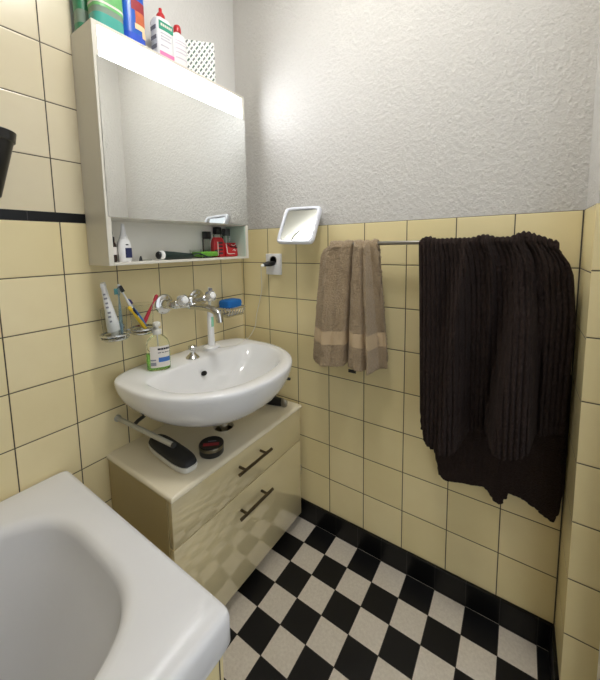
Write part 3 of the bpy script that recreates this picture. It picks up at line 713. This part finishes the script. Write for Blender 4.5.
# --- beige hand towel: front drop in two folds, back drop peeping out at the right
def beige():
    NU, NV = 190, 230
    zb_f = [(0, .781), (.25, .775), (.47, .779), (.5, .79), (.56, .785), (.8, .775), (1, .785)]
    G = []
    LF, LT, LB = 0.45, 0.05, 0.40
    tot = LF + LT + LB
    for i in range(NV + 1):
        s = i / NV * tot; row = []
        for j in range(NU + 1):
            u = j / NU
            if s < LF: part, d = 0, LF - s
            elif s < LF + LT: part, d = 1, 0
            else: part, d = 2, s - LF - LT
            k = min(1, d / LF)
            xt = lerp(0.512, 0.688, u); xb = lerp(0.444, 0.722, u)
            xl = pts_lin([(0, 0), (.03, .34), (.08, .52), (.16, .62), (.45, .78), (1, 1)], k)
            x = lerp(xt, xb, lerp(xl, k, ss(0.1, 0.6, u)))
            # soft folds on the front; a deep crease, then the rolled selvedge at the right
            f = 0.030 * math.sin(PI * min(1, max(0, u) / 0.50)) ** 0.7 * (u < .5)
            f += 0.026 * math.sin(PI * max(0, min(1, (u - 0.5) / 0.30))) ** 0.8
            f += 0.010 * gs(u, 0.17 + 0.05 * k, 0.05) - 0.010 * gs(u, 0.30, 0.035) * (1 - 0.6 * k)
            f -= 0.030 * gs(u, 0.505, 0.022)
            cr = 0.80 + 0.03 * k
            f -= 0.014 * gs(u, cr - 0.07, 0.02)
            f += 0.030 * gs(u, cr, 0.040, 0.03)
            f -= 0.030 * ss(cr + 0.03, cr + 0.07, u) * (0.25 + 0.75 * k)
            f *= 0.6 + 0.6 * k
            wob = 0.007 * noise.noise(Vector((u * 6, k * 3, 1.3))) + 0.004 * noise.noise(Vector((u * 14, k * 9, 4.1)))
            band = 0.08 < s < 0.13
            fine = 0.0 if band else 0.0036 * noise.noise(Vector((u * 50, s * 210, 5))) + 0.002 * noise.noise(Vector((u * 110, s * 450, 9)))
            if part == 0:
                zb = interp(zb_f, u); z = lerp(1.206, zb, k) + (0.002 * noise.noise(Vector((u * 60, 2, 2))) if k > .95 else 0)
                y = RY - 0.013 - 0.012 * k - f - wob - fine
            elif part == 1:
                a = (s - LF) / LT * PI
                rx = 0.013 + f * 0.55
                y = RY - rx * math.cos(a) if a < PI / 2 else RY - 0.013 * math.cos(a)
                z = 1.206 + 0.0135 * math.sin(a) + (0.006 * noise.noise(Vector((u * 9, 0, 2))) + 0.004) * math.sin(a) + fine
            else:
                z = 1.206 - d
                y = RY + 0.013 + 0.012 * math.sin(u * 14) * k - fine
                y = min(y, -0.012)
            row.append(Vector((x, y, z)))
        G.append(row)
    def matf(i, j):
        s = i / NV * tot
        return M['beigeband'] if 0.08 < s < 0.13 else M['terrybeige']
    return cloth('hand_towel', G, 0.005, M['terrybeige'], matf)
b = beige(); ht = thing('hand_towel', (0.59, RY, 0.78), 'beige hand towel with a woven border hanging over the towel rail', 'towel')
b.build('cloth', ht, angle=180)
b = MB(); b.box(M['black'], 0.605, 0.633, -0.122, -0.118, 0.770, 0.781, 0.001); b.build('sewn_tag', ht)

# --- dark bath towel: ribbed, front drop folded, back drop longer
def dark():
    NU, NV = 420, 260
    LF, LT, LB = 0.60, 0.06, 0.80
    tot = LF + LT + LB
    zb_front = [(0, .69), (.03, .645), (.07, .618), (.12, .606), (.24, .603), (.31, .618), (.38, .655), (.46, .665), (.51, .675), (.55, .664), (.62, .660), (.72, .672), (.78, .686), (.83, .700), (1, .705)]
    zb_back = [(0, .56), (.02, .50), (.05, .455), (.1, .443), (.3, .452), (.44, .460), (.48, .448), (.52, .428), (.57, .424), (.60, .445), (.64, .472), (.72, .472), (.82, .458), (.90, .438), (.95, .430), (.98, .45), (1, .56)]
    G = []
    for i in range(NV + 1):
        s = i / NV * tot; row = []
        for j in range(NU + 1):
            u = j / NU
            if s < LF: part, d, k = 0, LF - s, (LF - s) / LF
            elif s < LF + LT: part, d, k = 1, 0, 0
            else: part, d, k = 2, s - LF - LT, (s - LF - LT) / LB
            # ribs follow the cloth
            rib = 0.0085 * abs(math.sin(PI * u * 29)) ** 0.7 + 0.0048 * noise.noise(Vector((u * 75, s * 200, 1)))
            kk = k
            rib *= ss(0, 0.03, u) * (0.35 if part == 2 else 1.0) + 0.0
            f = (0.018 + 0.055 * kk) * (1 - ss(lerp(.30, .28, kk), lerp(.40, .39, kk), u)) * (0.55 + 0.45 * ss(0, 0.08, u))
            f += 0.034 * (1 - 0.6 * kk) * gs(u, lerp(.40, .19, kk ** 0.7), 0.035, 0.045)
            f -= 0.020 * math.sin(PI * min(1, kk * 1.6)) * gs(u, lerp(.24, .10, kk), 0.05)
            lo, hi = lerp(.66, .52, kk ** 1.3), lerp(.76, .80, kk)
            f += lerp(0.030, 0.110, ss(0, .9, kk)) * ss(lo - 0.05, lo + 0.05, u) * (1 - ss(hi - 0.03, hi + 0.035, u)) * (0.86 + 0.14 * math.sin(PI * max(0, min(1, (u - lo) / (hi - lo)))))
            f += 0.030 * (1 - 0.9 * kk) * gs(u, lerp(.54, .46, kk), 0.035, 0.025)
            f += 0.016 * gs(u, lerp(.84, .86, kk), 0.035) * (1 - 0.3 * kk)
            f -= 0.012 * ss(0.90, 1.0, u) * kk
            wob = 0.005 * noise.noise(Vector((u * 7, k * 3, 7.7))) + 0.003 * noise.noise(Vector((u * 20, k * 8, 2.7)))
            xtop = lerp(0.823, 1.158, u)
            if part == 0:
                xl_ = lerp(0.823, 0.845, k); xr_ = pts_lin([(0, 1.158), (.03, 1.168), (.07, 1.180), (.13, 1.189), (.35, 1.199), (1, 1.194)], k)
                x = lerp(xl_, xr_, u)
                z = lerp(1.206, interp(zb_front, u), k) - 0.02 * ss(0.85, 1, u) * (1 - k)
                y = min(RY - 0.013 - f - wob - rib, -0.03)
            elif part == 1:
                a = (s - LF) / LT * PI; x = xtop
                rf = 0.013 + f + rib
                y = RY - rf * math.cos(a) if a < PI / 2 else RY - 0.013 * math.cos(a)
                z = 1.206 + (0.0135 + 0.018 * max(0, noise.noise(Vector((u * 7, 0, 3))) + 0.25 * ss(.3, .8, u)) + rib * 0.5) * math.sin(a) - 0.02 * ss(0.85, 1, u)
            else:
                x = lerp(lerp(0.823, 1.158, u), lerp(0.876, 1.200, u), ss(0, .6, k))
                z = lerp(1.206, interp(zb_back, u), k) - 0.02 * ss(0.85, 1, u) * (1 - k)
                y = RY + 0.013 - rib - 0.010 * ss(0, 1, k) * (0.5 + 0.5 * math.sin(u * 9 + 1)) + 0.03 * ss(0, .6, k)
                y = min(y, -0.014)
            row.append(Vector((x, y, z)))
        G.append(row)
    return cloth('bath_towel', G, 0.006, M['terrydark'])
b = dark(); bt = thing('bath_towel', (1.0, RY, 0.42), 'large dark brown ribbed bath towel hanging at the right end of the towel rail', 'towel')
b.build('cloth', bt, angle=180)

# ------------------------------------------------------------------ on the vanity top
T = VZ + 0.0006
Mx = Matrix.Translation((0.192, -0.546, T)) @ Matrix.Rotation(math.radians(-5), 4, 'Z')
t = thing('oblong_case', (0.192, -0.546, T), 'oblong black-topped white plastic case on the cabinet top below the towel rod', 'case')
b = MB(); b.sloft(M['offwhite'], [(0, 0.108, 0.028, 3.4, 0, 0), (0.004, 0.115, 0.033, 3.4, 0, 0), (0.015, 0.117, 0.035, 3.4, 0, 0), (0.019, 0.115, 0.0335, 3.4, 0, 0)], 48, M4=Mx); b.build('base', t)
b = MB(); b.sloft(M['blackmatt'], [(0.018, 0.112, 0.032, 3.4, -0.001, 0.001), (0.021, 0.114, 0.0335, 3.4, -0.001, 0.001), (0.029, 0.111, 0.031, 3.4, -0.001, 0.001), (0.034, 0.103, 0.025, 3.2, -0.001, 0.001), (0.0355, 0.085, 0.016, 3, -0.001, 0.001)], 48, M4=Mx); b.build('lid', t)
t = thing('round_tin', (0.279, -0.458, T), 'small round black tin with a red label on the cabinet top', 'tin')
b = MB(); b.lathe(M['black'], [(0.037, T), (0.0385, T + 0.002), (0.0385, T + 0.018)], (0.279, -0.458, 0), n=40); b.lathe(M['tin'], [(0.0385, T + 0.018), (0.0385, T + 0.020)], (0.279, -0.458, 0), n=40); b.build('body', t)
b = MB(); b.lathe(M['tin'], [(0.0395, T + 0.019), (0.0398, T + 0.021), (0.0398, T + 0.029), (0.0392, T + 0.030)], (0.279, -0.458, 0), n=40); b.lathe(M['black'], [(0.0394, T + 0.0295), (0.0385, T + 0.0315), (0.0365, T + 0.032), (0.034, T + 0.0305), (0.002, T + 0.0305)], (0.279, -0.458, 0), n=40); ld = b.build('lid', t)
b = MB(); R2 = Matrix.Translation((0.279, -0.458, T + 0.0306)) @ Matrix.Rotation(math.radians(42), 4, 'Z')
b.box(M['redprint'], -0.025, 0.025, -0.015, 0.0, 0, 0.0005, mat=R2); b.box(M['greyink'], -0.012, 0.014, 0.009, 0.012, 0, 0.0005, mat=R2); b.build('print', ld)
t = thing('hair_clipper', (0.245, -0.092, T), 'black handheld clipper with a silver end on the cabinet top right corner', 'clipper')
Mx = aim((0.165, -0.098, T + 0.016), (1, 0.05, 0))
b = MB(); b.sloft(M['black'], [(0.0, 0.014, 0.022, 2.6, 0, 0), (0.004, 0.0155, 0.026, 2.6, 0, 0), (0.06, 0.015, 0.026, 2.6, 0, 0), (0.10, 0.011, 0.019, 2.6, 0.003, 0), (0.128, 0.009, 0.016, 2.4, 0.006, 0)], 28, M4=Mx); b.build('body', t)
b = MB(); b.sloft(M['steel'], [(0.122, 0.0095, 0.0175, 2.2, 0.006, 0), (0.130, 0.011, 0.019, 2.2, 0.005, 0), (0.140, 0.010, 0.0175, 2.2, 0.005, 0), (0.146, 0.006, 0.011, 2.2, 0.006, 0)], 28, M4=Mx); b.build('end_cap', t)

# ------------------------------------------------------------------ open shelf of the mirror cabinet
S = 1.1685
t = thing('dropper_bottle', (0.07, -0.626, S), 'dark brown dropper bottle with a pale label at the left end of the open shelf', 'bottle')
b = MB(); b.lathe(M['brownglass'], [(0.0135, S), (0.0145, S + 0.002), (0.0145, S + 0.052), (0.012, S + 0.058), (0.008, S + 0.062)], (0.07, -0.6255, 0), n=24); bo = b.build('bottle', t)
b = MB(); b.lathe(M['paperlab'], [(0.0149, S + 0.022), (0.0149, S + 0.045)], (0.07, -0.6255, 0), n=24, cap0=False, cap1=False); b.build('label', bo)
b = MB(); b.lathe(M['black'], [(0.0105, S + 0.06), (0.0105, S + 0.074), (0.006, S + 0.077), (0.0065, S + 0.088), (0.004, S + 0.108), (0.001, S + 0.110)], (0.07, -0.6255, 0), n=20); b.build('cap', t)
t = thing('nasal_spray', (0.078, -0.592, S), 'white spray bottle with a navy label on the open shelf beside the brown bottle', 'bottle')
Cn = (0.078, -0.591, 0)
b = MB(); b.sloft(M['white'], [(S, 0.0135, 0.0175, 3, Cn[0], Cn[1]), (S + 0.002, 0.0145, 0.0185, 3, Cn[0], Cn[1]), (S + 0.055, 0.0145, 0.0185, 3, Cn[0], Cn[1]), (S + 0.066, 0.0125, 0.015, 2.5, Cn[0], Cn[1]), (S + 0.070, 0.011, 0.012, 2, Cn[0], Cn[1])], 28); bo = b.build('bottle', t)
b = MB(); b.lathe(M['white'], [(0.012, S + 0.069), (0.012, S + 0.076), (0.009, S + 0.082), (0.0065, S + 0.10), (0.0045, S + 0.114), (0.002, S + 0.116)], Cn, n=20); b.build('nozzle', t)
b = MB(); b.box(M['navy'], Cn[0] + 0.0135, Cn[0] + 0.0153, Cn[1] - 0.004, Cn[1] + 0.0155, S + 0.012, S + 0.042); b.box(M['ink'], Cn[0] + 0.0135, Cn[0] + 0.0151, Cn[1] - 0.002, Cn[1] + 0.006, S + 0.050, S + 0.0535); b.build('label', bo)
t = thing('nail_file', (0.07, -0.53, S), 'tiny dark object lying on the open shelf beside the white spray bottle', 'small object')
b = MB(); b.sloft(M['blackmatt'], [(0, 0.004, 0.006, 2, 0, 0), (0.01, 0.003, 0.004, 2, 0, 0), (0.016, 0.001, 0.0015, 2, 0, 0.001)], 14, M4=Matrix.Translation((0.07, -0.535, S))); b.build('cap', t)
b = MB(); b.tube(M['steel'], [(0.07, -0.53, S + 0.002), (0.075, -0.50, S + 0.002)], 0.0015, 8); b.build('shaft', t)
# trimmer with round head
t = thing('beard_trimmer', (0.08, -0.41, S), 'dark green and black electric trimmer with a round white collar lying on the open shelf', 'trimmer')
Mx = aim((0.086, -0.483, S + 0.0165), (-0.10, 1, -0.05)) @ Matrix.Diagonal((1.22, 1.22, 1.08, 1))
b = MB(); b.sloft(M['greenblack'], [(0.016, 0.0115, 0.0115, 2, 0, 0), (0.03, 0.0125, 0.012, 2.2, 0, 0), (0.06, 0.0105, 0.011, 2.4, 0, 0), (0.10, 0.008, 0.009, 2.4, 0, 0), (0.135, 0.006, 0.008, 2.4, 0, 0), (0.14, 0.003, 0.004, 2, 0, 0)], 24, M4=Mx); b.build('body', t)
b = MB(); b.lathe(M['white'], [(0.0105, 0.004), (0.0128, 0.006), (0.0128, 0.016), (0.011, 0.018)], M4=Mx, n=24); b.build('collar', t)
b = MB(); b.lathe(M['black'], [(0.003, -0.003), (0.0085, -0.002), (0.0105, 0.001), (0.0105, 0.006)], M4=Mx, n=24); b.build('head', t)
b = MB(); b.tube(M['greenblack'], [(0.074, -0.335, S + 0.009), (0.08, -0.315, S + 0.018), (0.084, -0.295, S + 0.012), (0.086, -0.275, S + 0.004), (0.088, -0.262, S + 0.003)], 0.0028, 8, smooth_n=4); b.build('power_cord', t)
# clear organiser with a green tray
t = thing('clear_box', (0.05, -0.245, S), 'clear plastic box with a lime green tray on the open shelf', 'box')
b = MB(); 
for a in ((0.02, 0.085, -0.305, -0.303, S, S + 0.032), (0.02, 0.085, -0.212, -0.210, S, S + 0.032), (0.02, 0.022, -0.303, -0.212, S, S + 0.032), (0.083, 0.085, -0.303, -0.212, S, S + 0.032), (0.022, 0.083, -0.303, -0.212, S, S + 0.002)): b.box(M['clear'], *a)
b.build('shell', t)
b = MB(); b.box(M['limegreen'], 0.026, 0.079, -0.300, -0.215, S + 0.004, S + 0.024, 0.003); b.build('tray', t)
# red printed pouch and striped packet
t = thing('striped_packet', (0.06, -0.195, S), 'upright red packet with dark stripes on the open shelf', 'packet')
b = MB(); b.sloft(M['red'], [(S, 0.012, 0.029, 5, 0.055, -0.192), (S + 0.004, 0.014, 0.030, 5, 0.055, -0.192), (S + 0.055, 0.013, 0.030, 5, 0.055, -0.192), (S + 0.074, 0.007, 0.027, 4, 0.055, -0.192), (S + 0.080, 0.003, 0.022, 3, 0.055, -0.192)], 28); pk = b.build('wrapper', t)
b = MB()
for k in range(4): b.box(M['ink'], 0.064, 0.0697, -0.199, -0.178, S + 0.012 + 0.014 * k, S + 0.019 + 0.014 * k)
b.box(M['paperlab'], 0.064, 0.0697, -0.205, -0.2015, S + 0.006, S + 0.062); b.box(M['ink'], 0.064, 0.0695, -0.2195, -0.207, S + 0.008, S + 0.03); b.build('print', pk)
t = thing('red_pouch', (0.07, -0.132, S), 'flat red pouch with white scribbles at the right end of the open shelf', 'pouch')
Mx = Matrix.Translation((0.07, -0.131, S)) @ Matrix.Rotation(math.radians(-8), 4, 'Y')
b = MB(); b.sloft(M['red'], [(0.0, 0.008, 0.029, 6, 0, 0), (0.004, 0.010, 0.032, 6, 0, 0), (0.035, 0.009, 0.0325, 6, 0, 0), (0.055, 0.004, 0.033, 6, 0, 0), (0.058, 0.002, 0.033, 6, 0, 0)], 28, M4=Mx); po = b.build('wrapper', t)
b = MB()
b.tube(M['paperlab'], [Mx @ Vector(p) for p in ((0.0075, -0.029, 0.054), (0.011, -0.031, 0.03), (0.0115, -0.028, 0.012), (0.0112, 0.01, 0.011))], 0.0018, 6, smooth_n=4)
b.tube(M['black'], [Mx @ Vector(p) for p in ((0.0068, -0.02, 0.052), (0.0095, -0.006, 0.040), (0.0095, 0.01, 0.040), (0.0098, 0.028, 0.036))], 0.0022, 6, smooth_n=4)
b.tube(M['paperlab'], [Mx @ Vector(p) for p in ((0.0072, 0.0, 0.050), (0.0085, 0.012, 0.045), (0.0065, 0.028, 0.052))], 0.0016, 6, smooth_n=4)
b.tube(M['paperlab'], [Mx @ Vector(p) for p in ((0.0102, 0.002, 0.024), (0.0102, 0.012, 0.030), (0.0102, 0.014, 0.022), (0.0102, 0.022, 0.028))], 0.0016, 6, smooth_n=3)
b.build('print', po)
# three little square-capped bottles at the back
def polish(y, h, capm, label):
    t = thing('nail_polish_bottle', (0.024, y, S), label, 'bottle', 'square-capped little bottles at the back of the open shelf')
    b = MB(); b.box(M['clear'], 0.012, 0.036, y - 0.015, y + 0.015, S, S + h - 0.03, 0.003); b.build('glass', t)
    b = MB(); b.box(capm, 0.013, 0.035, y - 0.0145, y + 0.0145, S + h - 0.03, S + h, 0.0025); b.build('cap', t)
polish(-0.221, 0.104, M['black'], 'little clear bottle with square black cap, leftmost of three on the open shelf')
polish(-0.164, 0.124, M['black'], 'little clear bottle with square black cap, tallest and middle of three on the shelf')
polish(-0.114, 0.119, plain('reflection_grey_cap', (92, 94, 92), 0.2, var=0.3), 'little clear bottle with square black cap toned grey for its reflections, rightmost of three on the open shelf')  # black cap, its grey reflections are put into the colour

# ------------------------------------------------------------------ bottles on top of the mirror cabinet
K = 1.8145
def bigbottle(name, c, hx, hy, h, e, label, m):
    t = thing(name, (c[0], c[1], K), label, 'bottle')
    b = MB(); secs = [(K, hx * .93, hy * .93, e, c[0], c[1]), (K + 0.004, hx, hy, e, c[0], c[1]), (K + h * .78, hx, hy, e, c[0], c[1]), (K + h * .88, hx * .8, hy * .8, e * .8, c[0], c[1]), (K + h * .93, hx * .45, hy * .4, 2, c[0], c[1]), (K + h * .95, min(hx, hy) * .42, min(hx, hy) * .42, 2, c[0], c[1])]
    b.sloft(m, secs, 36); bo = b.build('bottle', t)
    return t, bo
t, bo = bigbottle('refill_bottle', (0.030, -0.632), 0.022, 0.024, 0.21, 3, 'pale translucent green bottle at the far left on top of the mirror cabinet', M['mintpl'])
b = MB(); b.sloft(M['dkgreen'], [(K + 0.055, 0.0226, 0.0246, 3, 0.03, -0.632), (K + 0.15, 0.0226, 0.0246, 3, 0.03, -0.632)], 36); b.build('label', bo)
b = MB(); b.sloft(M['dkgreen'], [(K + 0.001, 0.0222, 0.0242, 3, 0.03, -0.632), (K + 0.02, 0.0227, 0.0247, 3, 0.03, -0.632)], 36); b.build('base_band', bo)
b = MB(); b.lathe(M['dkgreen'], [(0.012, K + 0.198), (0.012, K + 0.225)], (0.03, -0.632, 0), n=20); b.build('cap', t)
t, bo = bigbottle('mouthwash_bottle', (0.082, -0.598), 0.030, 0.042, 0.24, 3.2, 'teal mouthwash bottle with a green label on the mirror cabinet left corner', M['mintpl'])
b = MB(); b.sloft(M['tealliq'], [(K + 0.003, 0.0297, 0.0417, 3.2, 0.082, -0.598), (K + 0.005, 0.0304, 0.0424, 3.2, 0.082, -0.598), (K + 0.036, 0.0304, 0.0424, 3.2, 0.082, -0.598)], 36); b.build('liquid', bo)
b = MB(); b.sloft(M['greenlab'], [(K + 0.052, 0.0306, 0.0426, 3.2, 0.082, -0.598), (K + 0.15, 0.0306, 0.0426, 3.2, 0.082, -0.598)], 36); lb = b.build('label', bo)
b = MB(); b.sloft(M['paperlab'], [(K + 0.060, 0.031, 0.043, 3.2, 0.082, -0.598), (K + 0.066, 0.031, 0.043, 3.2, 0.082, -0.598)], 36); b.build('stripe', lb)
b = MB(); b.lathe(M['dkgreen'], [(0.016, K + 0.225), (0.016, K + 0.26)], (0.082, -0.598, 0), n=20); b.build('cap', t)
t, bo = bigbottle('blue_bottle', (0.074, -0.517), 0.026, 0.036, 0.23, 2.6, 'bright blue bottle with an orange picture on top of the mirror cabinet', M['bluelilac'])
I4 = Matrix.Translation((0.074, -0.517, 0)); LQ = (0.026, 0.036, 2.6)
b = MB(); b.sloft(M['blue'], [(K + 0.035, 0.0264, 0.0364, 2.6, 0.074, -0.517), (K + 0.17, 0.0264, 0.0364, 2.6, 0.074, -0.517)], 36); lb = b.build('label', bo)
sidepatch(M['redprint'], I4, *LQ, -0.30, 0.85, K + 0.10, K + 0.13, 0.0012).build('print', lb)
sidepatch(M['orange'], I4, *LQ, -0.05, 0.85, K + 0.062, K + 0.10, 0.0012).build('print', lb)
sidepatch(M['cream'], I4, *LQ, -0.10, 0.75, K + 0.048, K + 0.064, 0.0014).build('print', lb)
sidepatch(M['cream'], I4, *LQ, 0.35, 0.9, K + 0.030, K + 0.050, 0.0014).build('print', lb)
b = MB(); b.lathe(M['blue'], [(0.014, K + 0.215), (0.014, K + 0.25)], (0.074, -0.517, 0), n=20); b.build('cap', t)
# chlorhexidine style white bottle with red spout
c = (0.064, -0.408); t = thing('rinse_bottle', (c[0], c[1], K), 'white flat bottle with teal and pink print and red spout cap on the mirror cabinet', 'bottle')
b = MB(); b.sloft(M['white'], [(K, 0.021, 0.028, 4, *c), (K + 0.003, 0.023, 0.030, 4, *c), (K + 0.13, 0.023, 0.030, 4, *c), (K + 0.140, 0.019, 0.026, 3, *c), (K + 0.146, 0.010, 0.011, 2, *c)], 36); bo = b.build('bottle', t)
b = MB(); b.lathe(M['red'], [(0.0135, K + 0.146), (0.0135, K + 0.156), (0.009, K + 0.163), (0.0055, K + 0.167), (0.0052, K + 0.178), (0.003, K + 0.180)], (c[0], c[1], 0), n=20); b.build('cap', t)
b = MB(); fx = c[0] + 0.023
b.box(M['tealink'], fx - 0.001, fx + 0.0007, c[1] - 0.024, c[1] + 0.028, K + 0.100, K + 0.126); b.box(M['pink'], fx - 0.001, fx + 0.0007, c[1] - 0.024, c[1] + 0.028, K + 0.004, K + 0.033)
for k in range(6): b.box(M['paperlab'], fx, fx + 0.0012, c[1] - 0.018 + k * 0.0072, c[1] - 0.0125 + k * 0.0072, K + 0.111, K + 0.119)
for z, w in ((0.088, 0.04), (0.078, 0.034), (0.069, 0.038), (0.05, 0.03)): b.box(plain('pale_print', (206, 202, 214), 0.6), fx - 0.001, fx + 0.0007, c[1] - 0.02, c[1] - 0.02 + w, K + z, K + z + 0.0035)
for z in (0.10, 0.07, 0.042): b.box(M['greyink'], c[0] - 0.014, c[0] + 0.014, c[1] - 0.0307, c[1] - 0.029, K + z, K + z + 0.012)
b.build('print', bo)
c = (0.064, -0.345); t = thing('lotion_bottle', (c[0], c[1], K), 'plain white bottle with a domed red cap beside the patterned box', 'bottle')
b = MB(); b.sloft(M['white'], [(K, 0.019, 0.027, 2.8, *c), (K + 0.003, 0.021, 0.029, 2.8, *c), (K + 0.105, 0.021, 0.029, 2.8, *c), (K + 0.122, 0.018, 0.024, 2.5, *c), (K + 0.130, 0.010, 0.012, 2, *c), (K + 0.134, 0.009, 0.010, 2, *c)], 36); bo = b.build('bottle', t)
b = MB(); b.lathe(M['red'], [(0.0125, K + 0.132), (0.013, K + 0.136), (0.013, K + 0.148), (0.010, K + 0.156), (0.004, K + 0.160)], (c[0], c[1], 0), n=22); b.build('cap', t)
IL = Matrix.Translation((c[0], c[1], 0))
for z, a1 in ((0.095, 0.9), (0.086, 0.7), (0.070, 0.9), (0.058, 0.5), (0.040, 0.8)): sidepatch(plain('faint_print', (214, 206, 216), 0.6), IL, 0.021, 0.029, 2.8, -0.8, a1, K + z, K + z + 0.004).build('print', bo)
b = MB(); b.box(M['dashbox'], -0.052, 0.052, -0.0, 0.036, 0, 0.138, 0.001, 1, mat=Matrix.Translation((0.086, -0.268, K)) @ Matrix.Rotation(math.radians(50), 4, 'Z') @ Matrix.Translation((0, 0.0, 0)))
tag(b.build('patterned_box'), 'white box printed with slanted green dashes at the right end of the mirror cabinet', 'box')

# ------------------------------------------------------------------ black tapered holder on the left wall
t = thing('wall_cup', (0.0, -0.885, 1.37), 'black tapered wall-mounted cup at the left edge above the bathtub', 'cup')
c = (0.054, -0.879)
SH = Matrix(((1, 0, 0, 0), (0, 1, 0.11, -0.11 * 1.47), (0, 0, 1, 0), (0, 0, 0, 1)))   # leans
b = MB(); b.lathe(M['black'], [(0.026, 1.33), (0.030, 1.335), (0.0485, 1.462), (0.0465, 1.462), (0.028, 1.34), (0.002, 1.338)], (c[0], c[1], 0), n=36, cap1=False, M4=SH); b.build('cup', t)
b = MB(); b.lathe(M['black'], [(0.049, 1.461), (0.052, 1.463), (0.053, 1.484), (0.050, 1.486), (0.047, 1.462)], (c[0], c[1], 0), n=36, cap0=False, cap1=False, M4=SH); b.build('rim', t)
b = MB(); b.box(M['black'], 0.0, 0.008, c[1] - 0.02, c[1] + 0.02, 1.40, 1.46, 0.002); b.build('wall_plate', t)

# ------------------------------------------------------------------ light, camera, view
w = bpy.data.worlds.new('world'); scene.world = w; w.use_nodes = True
w.node_tree.nodes['Background'].inputs[0].default_value = (0.9, 0.95, 1.0, 1); w.node_tree.nodes['Background'].inputs[1].default_value = 0.42  # added fill light, enters through the open doorway out of view
cam = bpy.data.cameras.new('camera'); co = bpy.data.objects.new('camera', cam); COL.objects.link(co)
co.location = (1.08039629, -1.12612078, 1.20563298)
co.rotation_euler = (1.46756751, 0.0172316012, 0.602686517)
cam.sensor_fit = 'HORIZONTAL'; cam.sensor_width = 36.0; cam.lens = 327.967896 / 600 * 36.0
cam.shift_x = (300 - 294.718208) / 600; cam.shift_y = -(340 - 280.584497) / 600
cam.clip_start = 0.02
scene.camera = co
vs = scene.view_settings
vs.view_transform = 'Standard'; vs.look = 'None'; vs.gamma = 1.0; vs.use_curve_mapping = False
vs.exposure = 1.55
